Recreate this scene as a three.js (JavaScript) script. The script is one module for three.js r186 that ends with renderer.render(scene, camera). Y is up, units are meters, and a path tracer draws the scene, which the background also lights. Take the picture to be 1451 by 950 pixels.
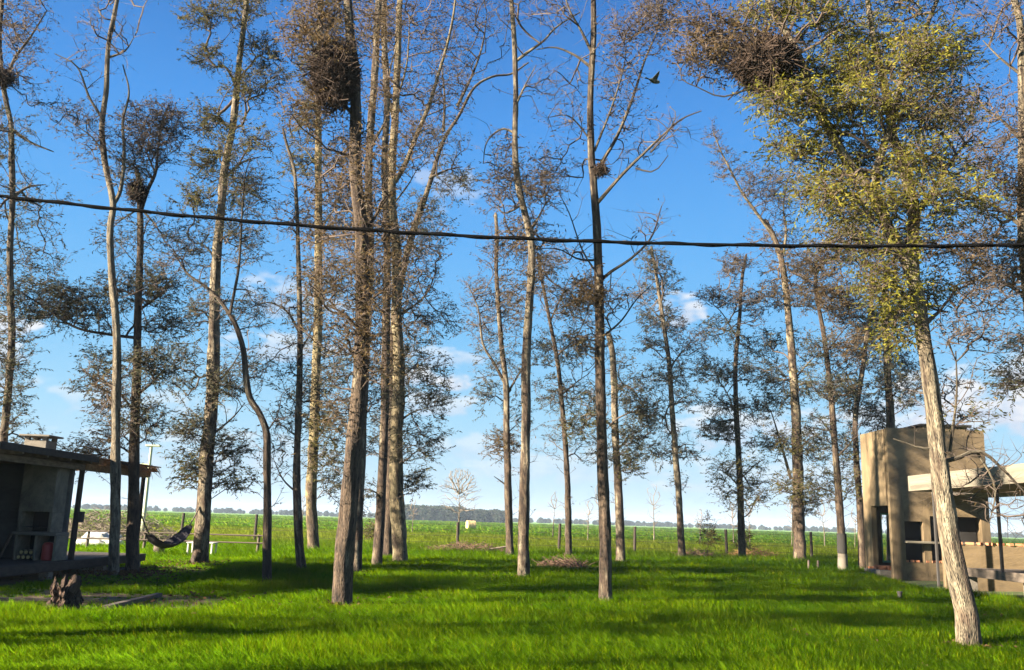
import * as THREE from 'three';
import { mergeGeometries } from 'three/addons/utils/BufferGeometryUtils.js';
import { RoundedBoxGeometry } from 'three/addons/geometries/RoundedBoxGeometry.js';
import { ImprovedNoise } from 'three/addons/math/ImprovedNoise.js';

// ---------------------------------------------------------------- camera, sky, sun, exposure
const scene = new THREE.Scene();
const camera = new THREE.PerspectiveCamera(2 * Math.atan(475 / 1300) * 180 / Math.PI, 1451 / 950, 0.1, 6000);
camera.position.set(0, 1.6, 0);
camera.rotation.set(Math.atan(263 / 1300), 0, 0.031, 'YXZ');
scene.add(camera);
const EXPOSURE = 5.5;
const SUN_EL = 22.4 * Math.PI / 180, SUN_BACK = 24 * Math.PI / 180;   // low winter sun from the left, a little behind the camera
const SUN = new THREE.Vector3(-Math.cos(SUN_EL) * Math.cos(SUN_BACK), Math.sin(SUN_EL), Math.cos(SUN_EL) * Math.sin(SUN_BACK));
const sun = new THREE.DirectionalLight(new THREE.Color(1, 0.86, 0.66), 5.0);
sun.position.copy(SUN).multiplyScalar(120).add(new THREE.Vector3(0, 0, -30)); sun.castShadow = true; sun.shadow.mapSize.set(4096, 4096);
Object.assign(sun.shadow.camera, { left: -60, right: 60, top: 60, bottom: -60, near: 1, far: 320 });
scene.fog = new THREE.FogExp2(new THREE.Color(0.62, 0.78, 1.0), 0.00026);
scene.add(sun); scene.add(sun.target); sun.target.position.set(0, 0, -30);
const renderer = new THREE.WebGLRenderer({ antialias: true });
renderer.toneMapping = THREE.LinearToneMapping; renderer.toneMappingExposure = EXPOSURE;
renderer.shadowMap.enabled = true; renderer.setSize(1024, 670);

const perlin = new ImprovedNoise();
const N3 = (x, y, z) => perlin.noise(x + 31.7, y + 17.3, z + 5.1);
const fbm = (x, y, z, o = 4) => { let a = 0.5, s = 0, f = 1; for (let i = 0; i < o; i++) { s += a * N3(x * f, y * f, z * f); a *= 0.5; f *= 2.03; } return s; };
const smooth = (a, b, v) => { const t = Math.min(1, Math.max(0, (v - a) / (b - a))); return t * t * (3 - 2 * t); };
const mix = (a, b, t) => a + (b - a) * t;
function rngOf(seed) { let s = (seed * 2654435761) >>> 0; return () => { s = (s + 0x6D2B79F5) >>> 0; let t = s; t = Math.imul(t ^ (t >>> 15), t | 1); t ^= t + Math.imul(t ^ (t >>> 7), t | 61); return ((t ^ (t >>> 14)) >>> 0) / 4294967296; }; }
const toLin = c => c <= 0.04045 ? c / 12.92 : Math.pow((c + 0.055) / 1.055, 2.4);

// clear winter sky, deep blue overhead, pale at the horizon, small low cumulus all round
{
  const W = 4096, H = 2048, d = new Float32Array(W * H * 4), D = Math.PI / 180;
  const stops = [[0, 206, 232, 246], [2.5, 190, 226, 246], [6, 166, 219, 250], [11, 128, 199, 250], [17, 103, 180, 248], [24, 80, 157, 237], [32, 61, 125, 204], [50, 40, 92, 168], [90, 30, 74, 146]]
    .map(s => [s[0], ...s.slice(1).map(v => toLin(v / 255) / EXPOSURE)]);
  // [azimuth right of the view axis, elevation, half width, half height, strength] in degrees
  const clouds = [[-5, 8.6, 2.4, .9, .9], [-4.4, 7.0, 2.2, .55, .6], [-4.8, 10, 2.6, .5, .5], [10.6, 13.2, 1.3, .9, .8], [-29.6, 9.7, 1.6, .7, .9], [-30.2, 8.2, 2, .55, .7], [-29.2, 6.6, 2.6, .45, .55], [28.5, 7.2, 7, 1.5, 1], [32, 8.6, 5, 1.2, 1], [24, 6.2, 5, .8, .7], [14.5, 6, 4, 1.1, .7], [-14, 10, 3, .7, .6], [-2, 4.4, 3, .7, .4], [-17, 3.6, 6, 1, .4], [4, 3.4, 6, .9, .35], [-4.6, 20.5, 1.8, 1.3, .35], [-14, 13, 3, 1.2, .45], [-22, 6, 4, .8, .4], [18, 3, 8, 1.2, .4]];
  const rng = rngOf(77);
  for (let i = 0; i < 60; i++) clouds.push([36 + rng() * 288, 3 + rng() * 10, 2 + rng() * 5, .5 + rng() * 1.1, .4 + rng() * .6]);
  for (let y = 0; y < H; y++) {
    const el = ((y + 0.5) / H - 0.5) * 180;
    const e = Math.max(0, el); let k = 0; while (k < stops.length - 2 && stops[k + 1][0] < e) k++;
    const t = Math.min(1, (e - stops[k][0]) / (stops[k + 1][0] - stops[k][0]));
    const near = clouds.filter(c => Math.abs(el - c[1]) < c[3] * 2.6);
    for (let x = 0; x < W; x++) {
      const i = (y * W + x) * 4;
      let r = mix(stops[k][1], stops[k + 1][1], t), g = mix(stops[k][2], stops[k + 1][2], t), b = mix(stops[k][3], stops[k + 1][3], t);
      if (el < -1) { r = 0.05; g = 0.08; b = 0.03; }
      else if (near.length) {
        const az = ((x + 0.5) / W) * 360 - 90; let m = 0, lo = 0;
        for (const c of near) {
          let da = az - c[0]; if (da > 180) da -= 360; if (da < -180) da += 360;
          const q = (da / c[2]) ** 2 + ((el - c[1]) / c[3]) ** 2;
          if (q > 5) continue;
          const n = fbm(az * 0.6 + c[0], el * 1.3, c[0] * 3.1, 7) * 2.4 + 0.25 * fbm(az * 3.1, el * 5, 2, 4);
          const v = c[4] * smooth(0.1, 1.0, 1.0 - q * 0.55 + n * 1.0);
          if (v > m) { m = v; lo = smooth(-0.6, 0.8, (el - c[1]) / c[3] + n); }
        }
        const cr = mix(0.66, 0.95, lo) / EXPOSURE, cg = mix(0.74, 0.96, lo) / EXPOSURE, cb = mix(0.88, 0.98, lo) / EXPOSURE;
        r = mix(r, cr, m); g = mix(g, cg, m); b = mix(b, cb, m);
      }
      d[i] = r; d[i + 1] = g; d[i + 2] = b; d[i + 3] = 1;
    }
  }
  const sky = new THREE.DataTexture(d, W, H, THREE.RGBAFormat, THREE.FloatType);
  sky.mapping = THREE.EquirectangularReflectionMapping; sky.magFilter = sky.minFilter = THREE.LinearFilter; sky.needsUpdate = true;
  scene.background = sky; scene.environment = sky;
}

// ---------------------------------------------------------------- helpers
const used = {};
function numbered(n) { const k = used[n] = (used[n] ?? -1) + 1; return k ? `${n}_${String(k).padStart(3, '0')}` : n; }
function tag(o, label, category, group, kind) { o.userData.label = label; o.userData.category = category; if (group) o.userData.group = group; if (kind) o.userData.kind = kind; return o; }
function thing(name, label, category, pos = [0, 0, 0], turn = 0, group) {
  const o = new THREE.Group(); o.name = numbered(name); o.position.set(...pos); o.rotation.y = turn; scene.add(o);
  return tag(o, label, category, group);
}
function part(name, geo, m, parent) {
  const o = new THREE.Mesh(Array.isArray(geo) ? mergeGeometries(geo.map(g => g.index ? g.toNonIndexed() : g)) : geo, m);
  o.name = parent ? name : numbered(name); o.castShadow = o.receiveShadow = true; (parent || scene).add(o); return o;
}
function structure(name, geo, m) { const o = part(name, geo, m); o.userData.kind = 'structure'; return o; }
const box = (x0, x1, y0, y1, z0, z1) => { const g = new THREE.BoxGeometry(Math.abs(x1 - x0), Math.abs(y1 - y0), Math.abs(z1 - z0)); g.translate((x0 + x1) / 2, (y0 + y1) / 2, (z0 + z1) / 2); return g; };
const rbox = (x0, x1, y0, y1, z0, z1, r = 0.012) => { const g = new RoundedBoxGeometry(Math.abs(x1 - x0), Math.abs(y1 - y0), Math.abs(z1 - z0), 1, r); g.translate((x0 + x1) / 2, (y0 + y1) / 2, (z0 + z1) / 2); return g; };
const V = (x, y, z) => new THREE.Vector3(x, y, z);
function rod(a, b, r0, r1 = r0, seg = 7) {
  const A = V(...a), B = V(...b), d = B.clone().sub(A), g = new THREE.CylinderGeometry(r1, r0, d.length(), seg, 1);
  g.applyQuaternion(new THREE.Quaternion().setFromUnitVectors(V(0, 1, 0), d.normalize())); const m = A.add(B).multiplyScalar(0.5); g.translate(m.x, m.y, m.z); return g;
}
function std(rgb, rough = 0.9, extra = {}) { const m = new THREE.MeshStandardMaterial({ roughness: rough, ...extra }); m.color.setRGB(...rgb); return m; }
function tex(w, h, f, srgb, rx = 1, ry = 1) {
  const d = new Uint8Array(w * h * 4);
  for (let y = 0; y < h; y++) for (let x = 0; x < w; x++) { const c = f(x / w, y / h, x, y), i = (y * w + x) * 4; d[i] = c[0] * 255; d[i + 1] = c[1] * 255; d[i + 2] = c[2] * 255; d[i + 3] = 255; }
  const t = new THREE.DataTexture(d, w, h); t.wrapS = t.wrapT = THREE.RepeatWrapping; t.magFilter = THREE.LinearFilter; t.minFilter = THREE.LinearMipmapLinearFilter; t.generateMipmaps = true;
  t.repeat.set(rx, ry); if (srgb) t.colorSpace = THREE.SRGBColorSpace; t.needsUpdate = true; return t;
}
const clamp = v => Math.min(1, Math.max(0, v));
// noise that repeats over the tile
const tileN = (u, v, k, s) => { const a = u * 2 * Math.PI, b = v * 2 * Math.PI, r = k / 6.283; return N3(Math.cos(a) * r + s, Math.sin(a) * r + Math.cos(b) * r * 1.3, Math.sin(b) * r * 1.3 + s * 2.1); };
const blotch = (u, v, k, s) => 0.5 * tileN(u, v, k, s) + 0.3 * tileN(u, v, k * 2.3, s + 4) + 0.2 * tileN(u, v, k * 5.1, s + 9);
const plasterTex = tex(512, 512, (u, v) => { const n = blotch(u, v, 6, 1), f = blotch(u, v, 60, 5), s = tileN(u, v * 0.3, 40, 3); const c = clamp(0.82 + n * 0.55 + f * 0.24 + Math.min(0, s) * 0.1); return [c, c * 0.985, c * 0.965]; }, false, 0.4, 0.4);
const plasterBump = tex(256, 256, (u, v) => { const c = clamp(0.5 + blotch(u, v, 40, 8) * 0.8); return [c, c, c]; }, false, 1, 1);
const woodTex = tex(256, 512, (u, v) => { const n = tileN(u, v * 0.1, 30, 2) + 0.6 * tileN(u, v * 0.2, 90, 7); const c = clamp(0.75 + n * 0.35 + blotch(u, v, 8, 3) * 0.3); return [c, c * 0.97, c * 0.93]; }, false, 1.5, 0.6);
const barkTex = tex(512, 1024, (u, v) => { const s = tileN(u, v * 0.16, 60, 2) * 0.6 + tileN(u, v * 0.3, 120, 6) * 0.5, b = blotch(u, v, 9, 4); const c = clamp(0.74 + s * 0.75 + b * 0.5 - (s < -0.2 ? 0.25 : 0)); return [c, c * 0.98, c * 0.95]; }, false, 1, 0.5);
const barkBump = tex(512, 1024, (u, v) => { const s = tileN(u, v * 0.16, 60, 2) * 0.6 + tileN(u, v * 0.3, 120, 6) * 0.5; const c = clamp(0.55 + s * 0.8 + blotch(u, v, 14, 4) * 0.4); return [c, c, c]; }, false, 1, 0.5);

const M = {
  bark: new THREE.MeshStandardMaterial({ vertexColors: true, roughness: 0.92, map: barkTex, bumpMap: barkBump, bumpScale: 0.022 }),
  twig: std([0.08, 0.058, 0.046], 0.95),
  twigPale: std([0.2, 0.165, 0.13], 0.95),
  leaf: new THREE.MeshPhysicalMaterial({ vertexColors: true, roughness: 1, transmission: 0.48, thickness: 0, side: THREE.DoubleSide, specularIntensity: 0.1 }),
  grass: new THREE.MeshPhysicalMaterial({ vertexColors: true, roughness: 1, transmission: 0.45, thickness: 0, side: THREE.DoubleSide, specularIntensity: 0.02 }),
  stick: std([0.035, 0.022, 0.016], 0.95),
  tan: std([0.205, 0.150, 0.085], 0.93, { map: plasterTex, bumpMap: plasterBump, bumpScale: 0.006 }),
  cream: std([0.22, 0.197, 0.155], 0.9, { map: plasterTex, bumpMap: plasterBump, bumpScale: 0.004 }),
  brick: std([0.38, 0.16, 0.08], 0.95),
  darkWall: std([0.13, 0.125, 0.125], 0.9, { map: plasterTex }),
  darkTrim: std([0.04, 0.036, 0.034], 0.8),
  nearBlack: std([0.025, 0.023, 0.022], 1),  // firebox soot, black band paint, niche back, and painted shade on inner_wall
  wood: std([0.20, 0.15, 0.105], 0.9, { map: woodTex }),
  orangeWood: std([0.36, 0.20, 0.09], 0.85, { map: woodTex }),
  greyWood: std([0.13, 0.105, 0.085], 0.95, { map: woodTex }),
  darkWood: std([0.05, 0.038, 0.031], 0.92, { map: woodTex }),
  concrete: std([0.215, 0.195, 0.165], 0.95, { map: plasterTex, bumpMap: plasterBump, bumpScale: 0.006 }),
  metalRoof: std([0.09, 0.075, 0.065], 0.65, { metalness: 0.3 }),
  white: std([0.5, 0.49, 0.46], 0.75),
  red: std([0.42, 0.05, 0.045], 0.55),
  cloth: std([0.035, 0.032, 0.04], 1),
  rope: std([0.12, 0.10, 0.08], 1),
  rubber: new THREE.MeshPhysicalMaterial({ color: 0x101011, roughness: 1, specularIntensity: 0.1 }),
  hay: std([0.50, 0.38, 0.17], 1),
  glass: new THREE.MeshPhysicalMaterial({ color: 0xffffff, roughness: 0.05, transmission: 1, thickness: 0 }),
  green: std([0.16, 0.42, 0.26], 0.7),
};

// ---------------------------------------------------------------- ground
function bare(x, z) {   // where trodden earth shows instead of grass, 0..1
  const n = fbm(x * 0.7, z * 0.7, 3, 3) * 1.6;
  let b = smooth(1.25, 0.75, Math.hypot((x + 7.3) / 3.3, (z + 16.4) / 2.5) + n * 0.4);
  b = Math.max(b, smooth(1.15, 0.8, Math.hypot((x + 9.4) / 2.2, (z + 21) / 7) + n * 0.5) * 0.8);
  b = Math.max(b, smooth(1.2, 0.8, Math.hypot((x - 9.3) / 1.9, (z + 22.3 + (x - 9) * 0.1) / 0.45) + n * 0.5));
  return b;
}
const groundNoise = (x, z) => fbm(x * 0.13, z * 0.13, 1, 3);
function lawnHeight(x, z) { return 0.10 * fbm(x * 0.22, z * 0.22, 9, 2) * smooth(70, 30, -z) * smooth(2, 8, -z); }
function sheet(x0, x1, z0, z1, nx, nz, colour, y = 0, height = null) {
  const g = new THREE.PlaneGeometry(x1 - x0, z0 - z1, nx, nz); g.rotateX(-Math.PI / 2); g.translate((x0 + x1) / 2, y, (z0 + z1) / 2);
  const p = g.attributes.position, c = new Float32Array(p.count * 3);
  for (let i = 0; i < p.count; i++) { const x = p.getX(i), z = p.getZ(i), k = colour(x, z); c.set(k, i * 3); if (height) p.setY(i, y + height(x, z)); }
  g.setAttribute('color', new THREE.BufferAttribute(c, 3)); g.computeVertexNormals();
  const uv = g.attributes.uv; for (let i = 0; i < p.count; i++) uv.setXY(i, p.getX(i), p.getZ(i));
  return g;
}
const soilTex = tex(512, 512, (u, v) => { const c = clamp(0.78 + blotch(u, v, 12, 2) * 0.5 + blotch(u, v, 90, 7) * 0.5); return [c, c, c * 0.95]; }, false, 0.35, 0.35);
const M_ground = new THREE.MeshStandardMaterial({ vertexColors: true, roughness: 1, map: soilTex, bumpMap: soilTex, bumpScale: 0.04 });
const lerp3 = (a, b, t) => [mix(a[0], b[0], t), mix(a[1], b[1], t), mix(a[2], b[2], t)];
const lawnSoil = (x, z) => lerp3(lerp3([0.05, 0.085, 0.015], [0.075, 0.10, 0.02], clamp(0.5 + groundNoise(x * 4, z * 4))), lerp3([0.12, 0.08, 0.04], [0.22, 0.155, 0.075], clamp(0.5 + fbm(x * 2, z * 2, 4) * 1.4)), bare(x, z));
structure('lawn_ground', sheet(-45, 45, 10, -52, 300, 210, lawnSoil, 0, lawnHeight), M_ground);
const pastureCol = (x, z) => lerp3([0.19, 0.28, 0.015], [0.26, 0.29, 0.03], clamp(0.45 + 1.5 * fbm(x * 0.12, z * 0.3, 6, 4)));
structure('pasture', sheet(-160, 160, -52, -92, 200, 60, pastureCol, 0.0), M_ground);
const cropCol = (x, z) => lerp3([0.13, 0.31, 0.015], [0.175, 0.34, 0.012], clamp(0.5 + fbm(x * 0.03, z * 0.08, 2, 3)));
structure('crop_field', sheet(-2600, 2600, -92, -3200, 60, 60, cropCol, 0.02), M_ground);
structure('ground', sheet(-2600, 2600, 900, -3200, 20, 20, () => [0.07, 0.13, 0.03], -0.25), M_ground);

// ---------------------------------------------------------------- trees
function catmull(pts, step) {
  const c = new THREE.CatmullRomCurve3(pts, false, 'centripetal'), n = Math.max(2, Math.round(c.getLength() / step));
  return c.getSpacedPoints(n);
}
function tube(pts, rad, seg, colour, wobble = 0, seed = 0) {
  const n = pts.length, P = new Float32Array(n * (seg + 1) * 3), U = new Float32Array(n * (seg + 1) * 2), C = colour ? new Float32Array(n * (seg + 1) * 3) : null, idx = [];
  let len = 0; let nx = V(1, 0, 0);
  for (let i = 0; i < n; i++) {
    const t = pts[Math.min(n - 1, i + 1)].clone().sub(pts[Math.max(0, i - 1)]).normalize();
    nx = nx.sub(t.clone().multiplyScalar(nx.dot(t))); if (nx.lengthSq() < 1e-6) nx = V(0, 0, 1).cross(t); nx.normalize();
    const ny = t.clone().cross(nx);
    if (i) len += pts[i].distanceTo(pts[i - 1]);
    for (let j = 0; j <= seg; j++) {
      const a = j / seg * 2 * Math.PI, ca = Math.cos(a), sa = Math.sin(a);
      let r = rad(i / (n - 1), len);
      if (wobble) r *= 1 + wobble * (N3(ca * 1.1 + seed, sa * 1.1, len * 1.1) + 0.6 * N3(ca * 2.4, sa * 2.4 + seed, len * 2.6));
      if (wobble && seg > 13) r *= 1 + 0.35 * wobble * N3(ca * 4.5 + seed, sa * 4.5, len * 0.5) + 0.25 * wobble * N3(ca * 8, sa * 8 + seed, len * 3);
      const k = i * (seg + 1) + j, x = pts[i].x + (nx.x * ca + ny.x * sa) * r, y = pts[i].y + (nx.y * ca + ny.y * sa) * r, z = pts[i].z + (nx.z * ca + ny.z * sa) * r;
      P[k * 3] = x; P[k * 3 + 1] = y; P[k * 3 + 2] = z; U[k * 2] = j / seg; U[k * 2 + 1] = len;
      if (C) C.set(colour(len, a, y), k * 3);
      if (i < n - 1 && j < seg) { const b = k + seg + 1; idx.push(k, k + 1, b, k + 1, b + 1, b); }
    }
  }
  const g = new THREE.BufferGeometry(); g.setAttribute('position', new THREE.BufferAttribute(P, 3)); g.setAttribute('uv', new THREE.BufferAttribute(U, 2));
  if (C) g.setAttribute('color', new THREE.BufferAttribute(C, 3)); g.setIndex(idx); g.computeVertexNormals(); return g;
}
// leaf colours (linear): grey olive, rust, olive, lime, purplish dry
const MIXES = {
  G: [[0.072, 0.075, 0.042], [0.10, 0.093, 0.056], [0.12, 0.095, 0.062], [0.06, 0.068, 0.04]],
  R: [[0.122, 0.083, 0.038], [0.15, 0.10, 0.044], [0.095, 0.08, 0.04], [0.078, 0.074, 0.036]],
  O: [[0.098, 0.093, 0.031], [0.119, 0.106, 0.034], [0.145, 0.102, 0.047], [0.068, 0.076, 0.029]],
  L: [[0.195, 0.19, 0.024], [0.225, 0.19, 0.034], [0.14, 0.148, 0.026], [0.19, 0.135, 0.042]],
  P: [[0.108, 0.085, 0.07], [0.13, 0.102, 0.082], [0.095, 0.082, 0.06], [0.105, 0.088, 0.054]],
};
function leafGeometry(list) {   // list of [p, dir, length, width, colour, spin]
  const n = list.length, P = new Float32Array(n * 12), Nn = new Float32Array(n * 12), C = new Float32Array(n * 12), idx = new Uint32Array(n * 6);
  const s = V(0, 0, 0), nm = V(0, 0, 0), up = V(0, 0, 0);
  list.forEach(([p, d, L, w, c, sp], i) => {
    up.set(Math.cos(sp), Math.sin(sp * 1.7), Math.sin(sp)); s.crossVectors(d, up).normalize(); nm.crossVectors(s, d).normalize();
    const q = [[0, 0, 0], [0.45, 0.5, 0.06], [1, 0, -0.1], [0.45, -0.5, 0.06]];
    for (let k = 0; k < 4; k++) {
      const o = i * 12 + k * 3, a = q[k][0] * L, b = q[k][1] * w, e = q[k][2] * L;
      P[o] = p.x + d.x * a + s.x * b + nm.x * e; P[o + 1] = p.y + d.y * a + s.y * b + nm.y * e; P[o + 2] = p.z + d.z * a + s.z * b + nm.z * e;
      Nn[o] = nm.x; Nn[o + 1] = nm.y; Nn[o + 2] = nm.z; C[o] = c[0]; C[o + 1] = c[1]; C[o + 2] = c[2];
    }
    idx.set([i * 4, i * 4 + 1, i * 4 + 2, i * 4, i * 4 + 2, i * 4 + 3], i * 6);
  });
  const g = new THREE.BufferGeometry(); g.setAttribute('position', new THREE.BufferAttribute(P, 3)); g.setAttribute('normal', new THREE.BufferAttribute(Nn, 3)); g.setAttribute('color', new THREE.BufferAttribute(C, 3)); g.setIndex(new THREE.BufferAttribute(idx, 1)); return g;
}
function sprigGeometry(list, r) {   // slim cones
  if (!list.length) return null;
  const n = list.length, P = new Float32Array(n * 12), Nn = new Float32Array(n * 12), idx = new Uint32Array(n * 9), e = V(0, 0, 0), f = V(0, 0, 0);
  list.forEach(([p, d, L], i) => {
    e.set(d.y, d.z, -d.x).cross(d).normalize(); f.crossVectors(d, e);
    for (let k = 0; k < 4; k++) {
      const a = k * 2.0944, c = k < 3 ? Math.cos(a) : 0, s = k < 3 ? Math.sin(a) : 0, o = i * 12 + k * 3, l = k < 3 ? 0 : L, drop = k < 3 ? 0 : 0.06;
      P[o] = p.x + (e.x * c + f.x * s) * r + d.x * l; P[o + 1] = p.y + (e.y * c + f.y * s) * r + d.y * l - drop; P[o + 2] = p.z + (e.z * c + f.z * s) * r + d.z * l;
      Nn[o] = k < 3 ? e.x * c + f.x * s : d.x; Nn[o + 1] = k < 3 ? e.y * c + f.y * s : d.y; Nn[o + 2] = k < 3 ? e.z * c + f.z * s : d.z;
    }
    const b = i * 4; idx.set([b, b + 1, b + 3, b + 1, b + 2, b + 3, b + 2, b, b + 3], i * 9);
  });
  const g = new THREE.BufferGeometry(); g.setAttribute('position', new THREE.BufferAttribute(P, 3)); g.setAttribute('normal', new THREE.BufferAttribute(Nn, 3)); g.setIndex(new THREE.BufferAttribute(idx, 1)); return g;
}
// twigs grow from a skeleton to every point: each point joins where the way to it is shortest
function growTwigs(skel, targets, rng, o = {}) {
  const nodes = skel.map(s => ({ p: s.p, r: s.r, path: s.path ?? 0, parent: null, kids: [], root: true, up: 0 }));
  const n = targets.length, best = new Float64Array(n).fill(1e9), from = new Int32Array(n), done = new Uint8Array(n), bf = o.bf ?? 0.28;
  const cost = (nd, t) => { const dx = t.p.x - nd.p.x, dy = t.p.y - nd.p.y, dz = t.p.z - nd.p.z; const h = Math.hypot(dx, dz), d = Math.hypot(h, dy); return (nd.root ? Math.hypot(h, dy - h * 0.55) * 1.06 : d * (dy < 0 ? 1.25 : 1)) + bf * nd.path; };
  nodes.forEach((nd, i) => { for (let j = 0; j < n; j++) { const c = cost(nd, targets[j]); if (c < best[j]) { best[j] = c; from[j] = i; } } });
  for (let k = 0; k < n; k++) {
    let b = -1, bc = 1e9; for (let j = 0; j < n; j++) if (!done[j] && best[j] < bc) { bc = best[j]; b = j; }
    done[b] = 1; const par = nodes[from[b]], t = targets[b], d = t.p.distanceTo(par.p);
    const steps = Math.min(6, Math.max(1, Math.round(d / (o.step ?? 0.55)))); let last = par;
    for (let q = 1; q <= steps; q++) {
      const f = q / steps, p = par.p.clone().lerp(t.p, f);
      if (q < steps) { const j = d * 0.07; p.x += (rng() - 0.5) * j; p.z += (rng() - 0.5) * j; p.y += (rng() - 0.5) * j + (par.root ? -1 : 0.3) * d * 0.10 * Math.sin(f * Math.PI); }
      const nd = { p, r: 0, path: last.path + last.p.distanceTo(p), parent: last, kids: [], root: false, t: q === steps ? t : null };
      last.kids.push(nd); nodes.push(nd); last = nd;
      const id = nodes.length - 1;
      for (let j = 0; j < n; j++) if (!done[j]) { const c = cost(nd, targets[j]); if (c < best[j]) { best[j] = c; from[j] = id; } }
    }
  }
  const tip = o.tip ?? 0.006, ex = 2.35;
  for (let i = nodes.length - 1; i >= skel.length; i--) { const nd = nodes[i]; let s = 0; for (const k of nd.kids) s += Math.pow(k.r, ex); nd.r = Math.max(tip, Math.pow(s + 0.15 * Math.pow(tip, ex), 1 / ex)); }
  return nodes.slice(skel.length);
}
function twigGeometry(nodes, maxR = 0.07) {
  const out = [];
  for (const nd of nodes) {
    if (!nd.parent.root && nd.parent.main === nd) continue;
    // a chain starts here: follow the thickest child
    const ch = [nd.parent.p, nd.p], rr = [Math.min(nd.r * 1.25, maxR, nd.parent.root ? Math.max(0.01, nd.parent.r * 0.75) : nd.parent.r), nd.r]; let c = nd;
    while (c.kids.length) { let m = c.kids[0]; for (const k of c.kids) if (k.r > m.r) m = k; c.main = m; ch.push(m.p); rr.push(m.r); c = m; }
    const pts = ch.length > 2 ? new THREE.CatmullRomCurve3(ch, false, 'centripetal').getPoints((ch.length - 1) * 2) : ch, L = pts.length - 1;
    rr[rr.length - 1] *= 0.5;
    const seg = rr[0] > 0.02 ? 5 : 3;
    out.push(tube(pts, t => { const f = t * (rr.length - 1), i = Math.min(rr.length - 2, Math.floor(f)); return Math.min(maxR, mix(rr[i], rr[i + 1], f - i)); }, seg));
  }
  return mergeGeometries(out);
}
function barkColour(bark, seed, dz) {
  const [pale, sock, yellow] = bark, brown = [0.042, 0.026, 0.018], grey = [0.13, 0.092, 0.063], lightA = lerp3([0.31, 0.27, 0.205], [0.30, 0.245, 0.11], yellow), lightB = lerp3([0.15, 0.12, 0.088], [0.16, 0.12, 0.05], yellow);
  return (len, a, y) => {   // loose brown bark below and in strips, smooth pale bark where it has peeled: ragged edges of its own
    const ca = Math.cos(a), sa = Math.sin(a);
    const n = 0.8 * N3(ca * 0.9 + seed, sa * 0.9, len * 0.55) + 0.75 * N3(ca * 2 + seed, sa * 2 + 7, len * 1.6) + 0.5 * N3(ca * 4, sa * 4 + seed, len * 4);
    const cover = pale * 1.3 - 0.65 + (y < sock ? -0.22 : 0.2);
    const t = smooth(-0.09, 0.09, cover * 0.9 + n), m = clamp(0.42 + 1.1 * N3(ca * 1.5, sa * 1.5 + seed * 3, len * 0.9) + 0.9 * N3(ca * 3.4 + 2, sa * 3.4 + seed * 3, len * 3.2));
    return lerp3(lerp3(brown, grey, m), lerp3(lightB, lightA, m), t);
  };
}
const treeCenters = [];
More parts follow.
